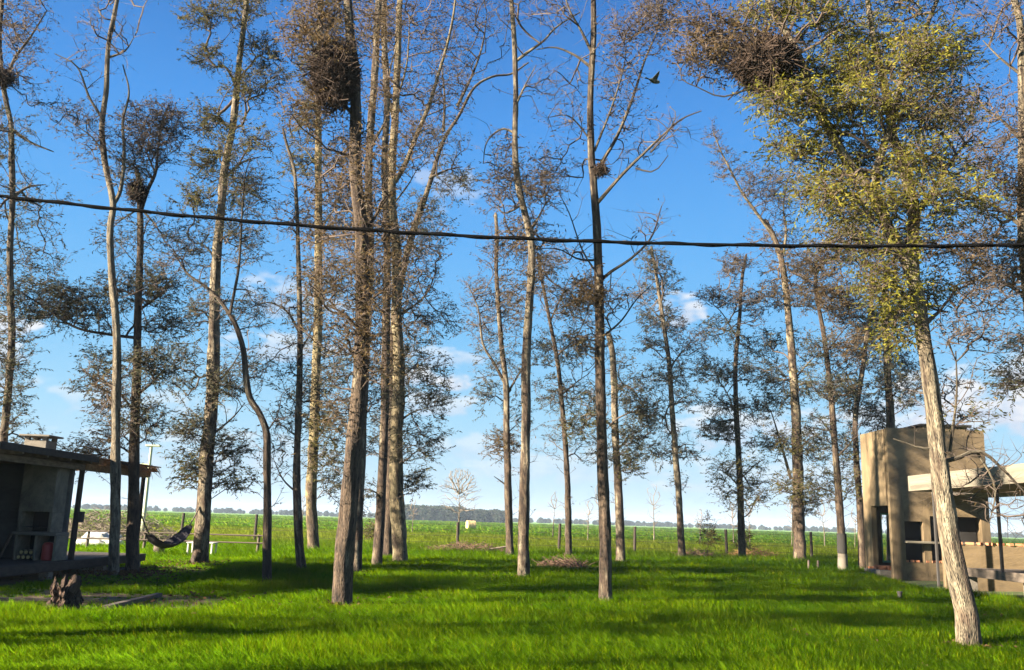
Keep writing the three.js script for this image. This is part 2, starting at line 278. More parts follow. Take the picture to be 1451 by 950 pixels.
function buildTree(s, grp) {
  const rng = rngOf(s.seed * 97 + 5), z0 = s.z, base = s.trunk[0];
  const t = thing('tree', s.label, 'tree', [base[0], 0, z0], 0, grp);
  treeCenters.push([base[0], z0, s.r0]);
  const ox = base[0], drift = (y, k) => 0.028 * y * N3(s.seed * 3.3 + k, y * 0.16, k);   // the trunk wanders a little in depth too
  const P3 = (q, k = 0, spread = 0) => V(q[0] - ox, q[1], drift(q[1], 0) + spread);
  const tp = s.trunk.map(q => P3(q)), height = tp[tp.length - 1].y;
  const pts = catmull(tp, s.z > -22 ? 0.09 : 0.14), col = barkColour(s.bark, s.seed * 7.7);
  const rTrunk = f => mix(s.r0, s.r1, Math.pow(f, 0.85));
  const trunk = part('trunk', tube(pts, (f, len) => rTrunk(f) * (1 + 0.22 * Math.exp(-len * 5)) * (f > 0.995 ? 0.6 : 1), s.z > -22 ? 24 : 14, col, 0.19, s.seed), M.bark, t);
  const skel = []; let path = 0;
  pts.forEach((p, i) => { if (i) path += p.distanceTo(pts[i - 1]); if (i % 2 === 0 && p.y > Math.min(1.2, height * 0.3)) skel.push({ p, r: rTrunk(i / pts.length), path: path * 0.25 }); });
  for (const l of s.limbs) {
    const side = (rng() - 0.5) * 1.5, q = l.p.map((p, i) => P3(p, 0, side * (i / (l.p.length - 1)) * Math.hypot(l.p[l.p.length - 1][0] - l.p[0][0], 0.5) * 0.6));
    const lp = catmull(q, 0.16), rl = f => mix(l.r, Math.max(0.008, l.r * 0.28), f);
    part('limb', tube(lp, rl, 8, barkColour([Math.min(s.bark[0] + 0.05, 0.8), s.bark[1], s.bark[2]], s.seed * 3.1 + l.r), 0.12, s.seed), M.bark, t);
    lp.forEach((p, i) => { if (i % 2 === 0 && i > 1) skel.push({ p, r: rl(i / lp.length), path: 0.6 + i * 0.05 }); });
  }
  const targets = [];
  for (const [cx, cy, rx, ry, n, leaf, kind] of s.clumps) {
    const cz = (rng() - 0.5) * 2 * Math.min(1.6, rx * 1.55) + drift(cy, 0), m = Math.round(n * (s.twigs ?? 1.0) * (s.z > -14 ? (leaf < 0.1 ? 0.3 : 0.66) : 1));
    for (let i = 0; i < m; i++) {
      const a = rng() * 6.283, u = rng() * 2 - 1, r = Math.pow(rng(), 0.55), h = Math.sqrt(1 - u * u);
      targets.push({ p: V(cx - ox + Math.cos(a) * h * r * rx * 1.55, Math.max(0.6, cy + u * r * ry * 1.5), cz + Math.sin(a) * h * r * Math.min(rx * 1.4, 2.0)), leaf, kind, own: rng() });
    }
  }
  for (let i = 0; i < 70 && skel.length; i++) {   // stray dry twigs along the trunk
    const q = skel[Math.floor(rng() * skel.length)], a = rng() * 6.283, l = 0.2 + 0.9 * rng() * rng(); if (q.p.y < 1.8) continue;
    targets.push({ p: V(q.p.x + Math.cos(a) * l, q.p.y + l * (0.1 + 0.6 * rng()), q.p.z + Math.sin(a) * l), leaf: 0.25 * rng(), kind: rng() < 0.5 ? 'R' : 'P', own: rng() });
  }
  const nodes = growTwigs(skel, targets, rng, { tip: s.tip ?? (0.0042 + 0.00012 * Math.abs(z0)), bf: 0.25 });
  part('branches', twigGeometry(nodes), M.twig, t).userData.kind = 'stuff';
  // fine branchlets on every twig, the leaves set along them
  const leaves = [], sprigs = [], size = 0.05 + 0.0016 * Math.abs(z0), thin = 0.003 + 0.00007 * Math.abs(z0), up = V(0, 0, 0);
  for (const nd of nodes) {
    const kd = nd.t ?? nd.kids.find(k => k.t)?.t; if (!kd || nd.r > 0.03) continue;
    const pal = MIXES[kd.kind], tone = 0.65 + 0.6 * rng(), dir = nd.p.clone().sub(nd.parent.p).normalize(), full = kd.leaf * s.leaf * (0.4 + 1.2 * kd.own);
    const nb = (nd.t ? 2 : 1) + (rng() < full * 1.1 ? 1 : 0);
    for (let q = 0; q < nb; q++) {
      const st = nd.parent.p.clone().lerp(nd.p, nd.t ? 0.35 + 0.65 * rng() : rng()), len = 0.2 + 0.36 * rng();
      const d = V(dir.x * 0.5 + (rng() - 0.5) * 1.5, dir.y * 0.5 + 0.3 + (rng() - 0.5) * 0.9, dir.z * 0.5 + (rng() - 0.5) * 1.5).normalize();
      sprigs.push([st, d, len]);
      const m = Math.round(7.5 * full * (0.5 + rng()));
      for (let i = 0; i < m; i++) {
        const f = 0.12 + 0.95 * (i + rng()) / m, p = V(st.x + d.x * len * f, st.y + d.y * len * f - 0.06 * f * f, st.z + d.z * len * f);
        const ld = V(d.x * 0.55 + (rng() - 0.5) * 1.3, d.y * 0.4 - 0.3 + (rng() - 0.5) * 0.8, d.z * 0.55 + (rng() - 0.5) * 1.3).normalize();
        const c = pal[Math.floor(rng() * rng() * 4)], v = tone * (0.75 + 0.5 * rng()), L = size * (0.6 + 0.9 * rng());
        leaves.push([p, ld, L, L * (0.2 + 0.1 * rng()), [c[0] * v, c[1] * v, c[2] * v], rng() * 6.283]);
      }
    }
  }
  const sg = sprigGeometry(sprigs, thin); if (sg) part('twigs', sg, M.twig, t).userData.kind = 'stuff';
  if (leaves.length) part('crown', leafGeometry(leaves), M.leaf, t);
  s.count = leaves.length;
  return t;
}
const TREES = [
  {label:"slim grey tree rising behind the chimney of the open shed",z:-27,r0:0.135,r1:0.052,bark:[0.35,3,0.1],trunk:[[-14.74,-0.15],[-14.77,3.33],[-14.85,4.78],[-14.98,6.59],[-15.13,7.56],[-15.36,9.23],[-15.54,10.95],[-15.77,12.12],[-15.97,13.29],[-16.36,14.5],[-16.7,16.09],[-16.88,18.34],[-17.21,20.38]],limbs:[{r:0.062,p:[[-16.36,14.5],[-16.12,15.5],[-15.66,16.25],[-15.21,17.14]]},{r:0.052,p:[[-15.53,10.91],[-15.1,11.26],[-14.57,11.35]]},{r:0.062,p:[[-15.98,13.22],[-15.3,12.77],[-14.49,12.45]]}],clumps:[[-16.57,17.09,0.93,0.73,80,0.8,"P"],[-15.58,16.13,0.58,0.62,50,0.5,"P"],[-15.7,14.91,0.73,0.46,40,0.5,"P"],[-15.29,14.32,0.58,0.25,25,0.4,"P"],[-15.92,12.75,0.79,0.73,80,0.8,"G"],[-15.41,11.14,0.83,0.83,80,0.7,"G"],[-15.44,9.32,0.87,0.93,90,0.8,"G"],[-15.28,7.56,0.87,0.93,90,0.9,"G"],[-14.76,5.63,0.62,0.83,60,1,"G"],[-14.57,4.58,0.46,0.62,40,1,"G"],[-14.18,3.35,0.52,0.37,40,1,"G"],[-16.51,10.42,0.83,1.87,120,0.8,"G"],[-15.87,6.02,0.83,1.66,90,0.8,"G"],[-17.11,19.35,1.25,1.04,80,0.8,"G"]],leaf:1.3,seed:11},
  {label:"pale forked bare-topped tree standing right in front of the cane pergola",z:-22.8,r0:0.132,r1:0.044,bark:[0.6,2.2,0.1],trunk:[[-9.38,-0.15],[-9.54,1.61],[-9.76,3.67],[-9.91,5.45],[-10.02,6.26],[-10.24,7.38],[-10.45,8.7],[-10.47,9.33],[-10.87,10.57],[-11.07,11.55],[-11.09,12.58],[-11.16,13.92],[-11.08,14.89],[-11.06,15.42],[-11.35,16.7],[-11.42,17.79]],limbs:[{r:0.061,p:[[-10.47,9.33],[-10.36,9.68],[-10.41,10.78],[-10.58,11.77],[-10.53,12.6],[-10.79,13.41]]},{r:0.044,p:[[-11.03,11.69],[-11.44,12.29],[-11.84,13.13],[-12.37,13.38]]},{r:0.035,p:[[-11.13,13.52],[-10.72,13.75],[-10.54,14.17]]},{r:0.026,p:[[-10.92,10.8],[-11.26,11.19],[-11.87,11.57]]}],clumps:[[-11.72,13.09,0.35,0.39,30,0.08,"P"],[-11.49,14.35,0.39,0.7,50,0.12,"P"],[-10.74,13.95,0.28,0.61,35,0.1,"P"],[-11.51,11.38,0.49,0.39,60,0.35,"P"],[-10.91,11.0,0.39,0.53,50,0.5,"P"],[-10.54,10.62,0.26,0.53,25,0.3,"P"],[-10.06,4.19,0.35,0.7,40,0.5,"R"],[-11.32,16.48,0.79,0.88,80,0.2,"P"]],leaf:1.0,seed:12},
  {label:"dark trunked tree with a small dark nest in its fork beside the cane pergola",z:-23.9,r0:0.165,r1:0.064,bark:[0.08,20,0.1],trunk:[[-9.38,-0.15],[-9.57,1.98],[-9.73,3.79],[-9.87,5.65],[-10.0,6.98],[-10.2,8.97],[-10.36,10.05],[-10.42,10.46],[-10.55,10.86]],limbs:[{r:0.064,p:[[-10.28,9.55],[-10.16,10.2],[-10.0,10.72],[-10.0,11.56],[-9.96,12.3],[-9.85,12.77]]},{r:0.046,p:[[-9.87,6.03],[-10.47,6.05],[-11.33,6.17],[-12.24,6.72],[-12.86,7.09]]},{r:0.046,p:[[-9.78,4.52],[-9.4,4.82],[-8.99,5.3]]},{r:0.037,p:[[-9.7,3.97],[-10.11,4.51],[-11.01,5.05]]},{r:0.037,p:[[-9.96,6.79],[-9.38,7.2],[-9.03,7.5]]},{r:0.028,p:[[-10.0,10.72],[-10.31,11.39],[-10.59,12.11]]}],clumps:[[-10.01,12.23,0.48,0.4,110,0.8,"P"],[-10.58,12.0,0.33,0.37,50,0.7,"P"],[-9.48,11.83,0.28,0.55,50,0.8,"P"],[-9.99,11.09,0.59,0.37,90,0.9,"P"],[-10.41,10.56,0.37,0.33,50,0.8,"G"],[-9.68,9.16,0.51,0.55,60,0.6,"G"],[-10.66,8.83,0.59,0.55,60,0.7,"G"],[-10.55,7.55,0.51,0.46,60,1,"G"],[-11.78,6.73,0.59,0.44,110,1.2,"G"],[-11.03,6.76,0.55,0.55,110,1.2,"G"],[-12.41,6.95,0.51,0.4,70,1,"G"],[-9.5,7.49,0.51,0.4,90,1.2,"G"],[-9.59,6.51,0.51,0.4,70,1.1,"G"],[-9.2,5.2,0.51,0.44,110,1.2,"G"],[-10.81,4.96,0.51,0.55,90,1.2,"G"],[-10.34,4.14,0.46,0.46,50,0.9,"R"],[-9.29,3.8,0.44,0.4,70,1.1,"G"],[-10.85,2.98,0.33,0.29,50,1,"G"],[-10.25,3.31,0.37,0.37,40,0.9,"R"]],leaf:1,seed:13},
  {label:"tall leaning tree with white bark holding one end of the dark hammock",z:-28.5,r0:0.241,r1:0.066,bark:[0.62,5,0.15],trunk:[[-9.2,-0.15],[-9.22,1.28],[-9.28,3.19],[-9.31,5.16],[-9.44,7.18],[-9.58,9.4],[-9.61,11.21],[-9.66,12.67],[-9.52,14.44],[-9.47,16.24],[-9.37,18.1],[-9.35,19.29],[-9.32,21.19]],limbs:[{r:0.055,p:[[-9.63,12.37],[-9.13,13.0],[-8.57,13.27]]},{r:0.044,p:[[-9.54,9.5],[-10.12,10.07],[-10.59,10.17]]},{r:0.044,p:[[-9.56,14.11],[-10.21,14.59],[-10.59,14.83]]},{r:0.044,p:[[-9.33,5.38],[-8.73,6.07],[-8.44,6.53]]},{r:0.044,p:[[-9.27,3.84],[-8.59,4.52],[-8.3,4.97]]}],clumps:[[-9.46,18.09,0.61,0.61,70,1,"O"],[-10.55,17.66,0.48,0.48,60,1,"O"],[-10.38,16.37,0.44,0.39,50,1,"O"],[-8.71,16.81,0.44,0.55,60,1,"O"],[-10.3,14.33,0.48,0.48,70,1,"O"],[-8.97,15.14,0.55,0.55,70,0.9,"O"],[-8.32,15.92,0.44,0.77,60,0.8,"G"],[-10.29,12.97,0.57,0.48,80,1,"O"],[-8.8,13.26,0.66,0.55,80,0.9,"O"],[-9.04,12.03,0.66,0.55,80,0.9,"O"],[-10.25,11.38,0.48,0.44,60,0.9,"O"],[-10.34,9.94,0.48,0.66,70,0.7,"G"],[-8.88,10.23,0.7,0.77,70,0.6,"G"],[-10.13,7.85,0.48,0.77,70,0.7,"G"],[-8.92,8.12,0.61,0.77,60,0.6,"G"],[-10.04,5.81,0.39,0.66,60,0.9,"G"],[-8.79,5.51,0.48,0.55,70,1,"G"],[-9.82,4.04,0.35,0.39,60,1.1,"G"],[-9.74,2.85,0.39,0.48,70,1.1,"O"],[-8.73,3.64,0.48,0.57,70,1,"G"],[-8.73,2.46,0.55,0.39,50,0.9,"O"],[-9.42,20.37,1.21,0.99,110,1,"O"]],leaf:1.35,seed:14},
  {label:"crooked slender tree whose trunk bends over toward the leaning white tree",z:-21.23,r0:0.106,r1:0.057,bark:[0.12,4,0.1],trunk:[[-5.28,-0.15],[-5.4,1.32],[-5.52,2.67],[-5.6,3.42],[-5.8,3.86],[-6.05,4.21],[-6.2,4.79],[-6.33,5.39],[-6.56,5.94],[-6.72,6.19]],limbs:[{r:0.049,p:[[-6.72,6.19],[-6.99,6.53],[-7.35,6.86],[-7.86,7.19],[-8.29,7.8]]},{r:0.041,p:[[-6.72,6.19],[-6.67,6.8],[-6.64,7.32],[-6.69,9.04],[-6.7,9.77],[-6.61,10.29]]},{r:0.02,p:[[-5.6,3.42],[-5.39,3.81],[-5.33,4.3]]}],clumps:[[-8.0,7.42,0.29,0.36,40,0.3,"P"],[-6.72,8.2,0.49,0.57,60,0.5,"G"],[-6.57,9.46,0.41,0.49,60,0.6,"G"],[-6.26,4.94,0.36,0.41,50,0.6,"G"],[-5.34,3.81,0.26,0.49,24,0.1,"P"],[-7.33,6.6,0.36,0.33,30,0.4,"G"],[-6.13,6.3,0.36,0.49,30,0.4,"G"]],leaf:1.0,seed:15},
  {label:"thin grey trunk with a broken bare top beside the yellow barked tree",z:-26.09,r0:0.13,r1:0.04,bark:[0.35,4,0.2],trunk:[[-5.55,-0.15],[-5.8,1.38],[-5.97,3.13],[-6.05,4.94],[-6.15,6.79],[-6.38,9.25],[-6.57,10.91],[-6.72,11.8],[-7.02,12.61],[-7.16,13.06]],limbs:[{r:0.04,p:[[-6.19,6.79],[-6.61,7.4],[-7.25,7.7],[-7.75,7.58]]},{r:0.03,p:[[-5.87,2.16],[-6.32,2.53],[-6.67,3.11]]},{r:0.03,p:[[-6.12,6.16],[-5.84,6.8],[-5.68,7.43]]}],clumps:[[-7.15,7.7,0.6,0.36,40,0.15,"P"],[-6.16,8.27,0.56,0.8,70,0.6,"G"],[-6.48,5.74,0.5,0.7,50,0.4,"G"],[-5.91,4.94,0.6,0.7,80,0.8,"G"],[-6.38,3.32,0.44,0.6,40,0.4,"G"],[-6.41,10.21,0.5,0.6,40,0.4,"R"],[-6.25,4.12,0.4,0.5,40,0.5,"O"]],leaf:1,seed:16},
  {label:"straight trunk of greenish yellow bark with olive foliage high up",z:-40.74,r0:0.251,r1:0.11,bark:[0.7,3,0.75],trunk:[[-8.28,-0.15],[-8.56,2.49],[-8.63,5.57],[-8.76,8.75],[-8.86,10.54],[-9.16,14.59],[-9.33,17.39],[-9.53,20.62],[-9.69,23.4],[-9.85,26.62],[-10.04,29.71]],limbs:[{r:0.063,p:[[-9.14,14.39],[-8.56,15.43],[-7.93,15.8]]},{r:0.063,p:[[-9.33,17.49],[-9.93,18.36],[-10.29,18.7]]}],clumps:[[-10.37,22.86,0.75,1.25,100,1,"O"],[-9.92,25.11,0.94,1.1,90,1,"O"],[-10.13,19.77,0.81,0.88,90,1,"O"],[-10.04,17.65,0.75,0.69,70,1,"O"],[-8.77,18.39,0.88,0.88,80,1,"R"],[-9.56,14.71,0.94,1.1,90,0.8,"R"],[-8.37,15.1,0.78,1.1,80,0.8,"R"],[-8.33,12.05,1.0,1.0,90,0.9,"G"],[-9.15,10.04,0.94,0.94,80,0.9,"G"],[-8.16,8.77,1.1,0.94,100,1,"G"],[-8.91,6.83,0.69,0.78,60,0.9,"G"],[-8.13,5.59,0.78,0.69,80,1.1,"O"],[-7.92,4.04,0.69,0.78,80,1.1,"O"],[-7.53,2.82,0.56,0.47,40,1,"G"],[-10.17,28.54,1.41,1.57,90,1,"O"]],leaf:1.3,seed:17},
  {label:"thick dark rough trunk carrying the biggest shaggy stick nest",z:-16.69,r0:0.173,r1:0.083,bark:[0.08,9,0.1],trunk:[[-2.83,-0.15],[-2.84,0.88],[-2.82,1.37],[-2.81,2.74],[-2.77,3.77],[-2.77,4.56],[-2.8,5.29],[-2.92,6.88],[-3.03,7.52],[-3.12,8.31],[-3.16,9.05],[-3.25,10.18],[-3.35,10.7],[-3.45,11.33],[-3.53,12.03],[-3.54,13.14]],limbs:[{r:0.039,p:[[-3.11,8.28],[-3.46,8.49],[-3.87,8.62]]},{r:0.045,p:[[-2.92,6.73],[-2.63,7.3],[-2.39,7.73]]},{r:0.039,p:[[-2.8,4.95],[-3.24,5.34],[-3.58,5.47]]},{r:0.032,p:[[-2.78,4.29],[-3.07,4.68],[-3.34,4.83]]},{r:0.039,p:[[-3.16,9.15],[-3.53,9.58],[-3.92,10.24],[-4.18,10.92]]}],clumps:[[-4.28,10.76,0.33,0.45,110,1,"R"],[-3.89,11.24,0.36,0.39,110,1,"R"],[-3.66,10.4,0.39,0.39,90,1,"R"],[-4.05,9.12,0.39,0.28,80,1,"R"],[-3.2,8.71,0.45,0.32,80,0.8,"R"],[-3.48,7.91,0.54,0.32,110,1,"R"],[-2.6,7.87,0.45,0.45,90,0.8,"R"],[-3.38,6.99,0.54,0.45,100,0.8,"R"],[-2.4,6.74,0.49,0.45,100,0.8,"R"],[-3.28,5.89,0.49,0.39,110,0.8,"R"],[-2.4,5.64,0.49,0.51,110,0.8,"R"],[-2.95,4.95,0.51,0.39,110,0.9,"R"],[-3.23,4.15,0.32,0.39,60,0.8,"G"],[-2.41,4.57,0.32,0.51,70,0.8,"R"],[-3.04,3.37,0.26,0.28,50,1,"R"],[-3.6,12.65,1.03,0.64,160,1,"R"]],leaf:0.6,seed:18},
  {label:"smooth straight trunk close behind the thick nest tree",z:-25.6,r0:0.148,r1:0.089,bark:[0.3,6,0.15],trunk:[[-4.0,-0.15],[-4.05,1.44],[-4.07,2.58],[-4.1,4.14],[-4.13,6.14],[-4.18,8.2],[-4.2,9.17],[-4.33,10.7],[-4.4,12.48],[-4.37,14.77],[-4.42,16.79],[-4.47,18.59],[-4.51,20.07]],limbs:[{r:0.049,p:[[-4.39,12.3],[-3.99,12.99],[-3.71,13.67]]},{r:0.039,p:[[-4.31,10.33],[-4.79,10.75],[-5.02,11.07]]}],clumps:[[-4.15,15.74,0.55,0.79,90,0.7,"R"],[-4.71,16.19,0.43,0.69,60,0.7,"R"],[-3.82,13.67,0.55,0.69,80,0.7,"R"],[-4.76,10.31,0.55,0.69,70,0.7,"R"],[-3.94,10.34,0.55,0.59,70,0.7,"R"],[-3.99,7.79,0.59,0.69,80,0.7,"G"],[-3.82,4.94,0.49,0.69,60,0.8,"G"],[-4.45,19.08,1.18,0.98,110,0.8,"R"]],leaf:0.95,seed:19},
  {label:"dark slender trunk standing just left of its pale twin in the middle clump",z:-29.67,r0:0.16,r1:0.091,bark:[0.25,9,0.2],trunk:[[-4.01,-0.15],[-4.01,2.29],[-4.03,4.27],[-4.09,6.01],[-4.18,8.31],[-4.32,10.74],[-4.56,13.25],[-4.61,15.85],[-4.84,18.53],[-4.97,21.3]],limbs:[{r:0.046,p:[[-4.21,8.07],[-4.74,8.77],[-5.01,9.25]]},{r:0.046,p:[[-4.42,11.73],[-3.78,12.77],[-3.46,13.54]]}],clumps:[[-4.48,6.4,0.5,0.68,50,0.8,"R"],[-4.34,4.1,0.41,0.64,40,0.9,"G"],[-4.82,9.98,0.64,0.73,70,0.7,"R"],[-3.74,14.31,0.68,0.8,80,0.6,"R"],[-4.74,19.08,0.8,0.91,80,0.6,"R"],[-4.46,2.3,0.27,0.41,24,1,"G"],[-5.0,21.3,1.26,1.14,90,0.7,"R"]],leaf:0.9,seed:20},
  {label:"dark trunk with one long bare limb sweeping out to the right at the crown",z:-35.63,r0:0.233,r1:0.11,bark:[0.12,12,0.2],trunk:[[-4.43,-0.15],[-4.51,2.73],[-4.61,6.05],[-4.69,8.8],[-4.52,10.83],[-4.33,12.19],[-4.03,13.51],[-3.79,14.43]],limbs:[{r:0.123,p:[[-4.33,12.19],[-3.96,13.73],[-3.6,15.26],[-3.11,17.31],[-2.57,18.43],[-1.9,19.92],[-1.12,20.53],[-0.41,20.78],[0.35,21.49]]},{r:0.069,p:[[-2.57,18.43],[-2.04,19.72],[-1.62,21.22],[-1.49,22.74]]},{r:0.069,p:[[-3.6,15.26],[-2.84,15.68],[-2.26,15.85]]},{r:0.069,p:[[-3.11,17.31],[-3.12,18.79],[-3.34,20.39]]}],clumps:[[-2.63,19.77,0.88,0.82,70,0.3,"P"],[-1.45,21.43,0.96,1.04,80,0.35,"P"],[-2.67,22.04,0.96,0.96,70,0.35,"P"],[-3.17,16.59,0.82,0.69,80,0.6,"G"],[-2.53,15.38,0.66,0.6,80,0.9,"G"],[-3.49,14.13,0.82,0.69,80,0.7,"G"],[-3.69,12.33,0.82,0.82,80,0.7,"R"],[-4.3,7.96,0.55,0.96,50,0.8,"R"],[-1.52,23.4,1.1,1.1,60,0.3,"P"],[-4.43,5.17,0.49,0.69,40,0.8,"G"]],leaf:1,seed:21},
  {label:"tall cream barked trunk forking into slender pale stems in the middle clump",z:-32.77,r0:0.265,r1:0.101,bark:[0.85,1.6,0.5],trunk:[[-3.6,-0.15],[-3.71,0.95],[-3.88,2.38],[-4.0,4.56],[-4.02,6.26],[-4.1,7.63],[-4.23,8.62],[-4.38,11.33],[-4.59,12.72],[-4.73,14.82],[-4.75,17.0],[-4.82,19.24],[-4.86,21.53],[-4.87,24.33]],limbs:[{r:0.101,p:[[-4.58,13.92],[-4.21,14.64],[-3.92,15.59],[-3.45,17.04],[-3.11,18.55],[-2.84,19.78],[-2.67,20.84],[-2.56,22.84]]},{r:0.063,p:[[-4.8,16.48],[-5.1,17.92],[-5.02,18.96],[-4.84,19.71]]},{r:0.05,p:[[-4.74,17.35],[-4.44,18.83],[-4.41,20.94]]},{r:0.063,p:[[-4.24,8.75],[-3.54,9.31],[-3.17,9.72]]},{r:0.05,p:[[-4.0,4.89],[-3.46,5.28],[-2.96,5.43]]}],clumps:[[-3.73,18.26,0.88,1.01,110,0.5,"P"],[-3.27,20.07,1.01,1.01,110,0.45,"P"],[-4.14,20.95,0.88,1.01,90,0.5,"R"],[-2.61,17.71,0.76,0.88,80,0.45,"P"],[-3.87,15.64,0.81,0.88,80,0.6,"R"],[-3.6,10.38,0.88,0.88,100,0.8,"R"],[-3.29,12.02,0.71,0.76,80,0.7,"G"],[-3.13,8.79,0.88,0.71,110,0.9,"R"],[-3.29,6.95,0.81,0.76,110,0.9,"G"],[-2.85,5.68,0.66,0.55,80,1,"G"],[-3.15,4.16,0.71,0.63,100,1,"G"],[-3.33,2.79,0.35,0.35,40,1.1,"G"],[-3.98,23.41,1.76,1.39,140,0.6,"R"]],leaf:1.1,seed:22},
  {label:"thin tree with rusty twigs growing beside the straight pale trunk",z:-41.23,r0:0.19,r1:0.079,bark:[0.2,6,0.15],trunk:[[0.23,-0.15],[0.05,2.73],[-0.1,5.48],[-0.2,7.62],[-0.45,9.33],[-0.68,11.42],[-0.85,13.44],[-0.85,14.64],[-0.96,15.85]],limbs:[{r:0.079,p:[[-0.23,7.65],[-0.78,8.6],[-1.29,9.41],[-1.58,11.05],[-2.08,12.21]]},{r:0.063,p:[[-0.16,7.17],[0.51,8.48],[0.75,9.31]]},{r:0.048,p:[[0.04,3.07],[-0.41,3.37],[-0.6,3.49]]}],clumps:[[-1.72,12.06,0.7,0.76,70,0.35,"P"],[-0.96,13.78,0.7,0.89,60,0.5,"P"],[-0.89,11.75,0.82,0.89,90,0.6,"P"],[-0.06,11.44,0.76,1.11,90,0.7,"R"],[-1.33,10.4,0.76,0.76,70,0.6,"P"],[-0.46,8.78,1.01,0.89,90,0.7,"G"],[-1.05,7.14,0.57,0.63,50,0.9,"G"],[-0.27,4.93,0.63,0.63,80,1,"R"],[0.42,6.22,0.57,0.95,40,0.7,"G"],[-0.15,14.49,0.7,0.79,50,0.6,"R"]],leaf:1.0,seed:23},
  {label:"straight pale trunk with a bare white top and rusty middle foliage",z:-26.62,r0:0.164,r1:0.061,bark:[0.55,7,0.15],trunk:[[0.54,-0.15],[0.5,1.57],[0.49,3.98],[0.44,6.47],[0.46,7.43],[0.51,9.63],[0.31,10.65],[0.07,11.55],[-0.08,12.72],[-0.12,14.85],[-0.24,16.69],[-0.37,18.04],[-0.47,19.67]],limbs:[{r:0.051,p:[[-0.15,15.84],[0.22,16.09],[0.71,16.42],[1.06,16.78],[1.81,17.25]]},{r:0.041,p:[[-0.07,13.34],[-0.5,13.56],[-0.96,13.2],[-1.07,12.5]]},{r:0.051,p:[[0.43,10.16],[0.73,10.73],[0.94,11.19]]},{r:0.041,p:[[0.23,11.06],[-0.34,10.81],[-0.68,11.14]]},{r:0.041,p:[[-0.12,14.28],[0.19,15.01],[0.5,15.62]]}],clumps:[[-0.1,17.43,0.72,0.61,60,0.12,"P"],[1.14,17.1,0.61,0.51,40,0.08,"P"],[-0.41,12.87,0.41,0.61,60,0.6,"R"],[-0.09,11.73,0.57,0.45,80,0.9,"R"],[0.91,12.33,0.45,0.57,60,0.6,"R"],[0.79,11.3,0.45,0.45,70,0.7,"R"],[0.32,10.16,0.74,0.49,110,0.9,"R"],[0.78,9.07,0.45,0.51,60,0.7,"R"],[-0.57,11.14,0.41,0.61,45,0.4,"P"],[0.16,8.17,0.37,0.72,40,0.7,"R"],[0.85,15.27,0.53,0.72,45,0.1,"P"],[-0.38,19.17,0.92,0.82,60,0.2,"P"]],leaf:1.0,seed:24},
  {label:"very thin tree with brown leaves between the pale and the dark bare trunks",z:-44.19,r0:0.17,r1:0.068,bark:[0.1,20,0.1],trunk:[[2.98,-0.15],[2.85,3.63],[2.59,6.59],[2.38,8.44],[2.19,9.66],[1.72,11.84],[1.41,13.27],[1.2,14.72]],limbs:[{r:0.051,p:[[2.22,9.55],[3.11,10.46],[3.61,11.54]]},{r:0.051,p:[[2.47,7.65],[3.31,8.37],[3.82,8.73]]},{r:0.051,p:[[1.87,11.31],[2.54,12.95],[2.94,13.87]]}],clumps:[[1.48,13.46,0.82,0.88,80,0.8,"R"],[2.56,11.87,1.02,0.82,100,0.9,"R"],[3.42,12.61,0.82,0.75,80,0.9,"R"],[1.9,10.07,0.95,0.75,90,1,"G"],[3.29,9.76,1.02,0.82,90,1,"G"],[2.13,7.64,0.82,0.75,70,0.9,"G"],[3.5,7.68,0.82,0.75,60,0.9,"G"],[3.36,5.29,0.75,1.09,40,0.4,"G"],[2.17,5.59,0.61,0.75,30,0.5,"G"]],leaf:1.0,seed:25},
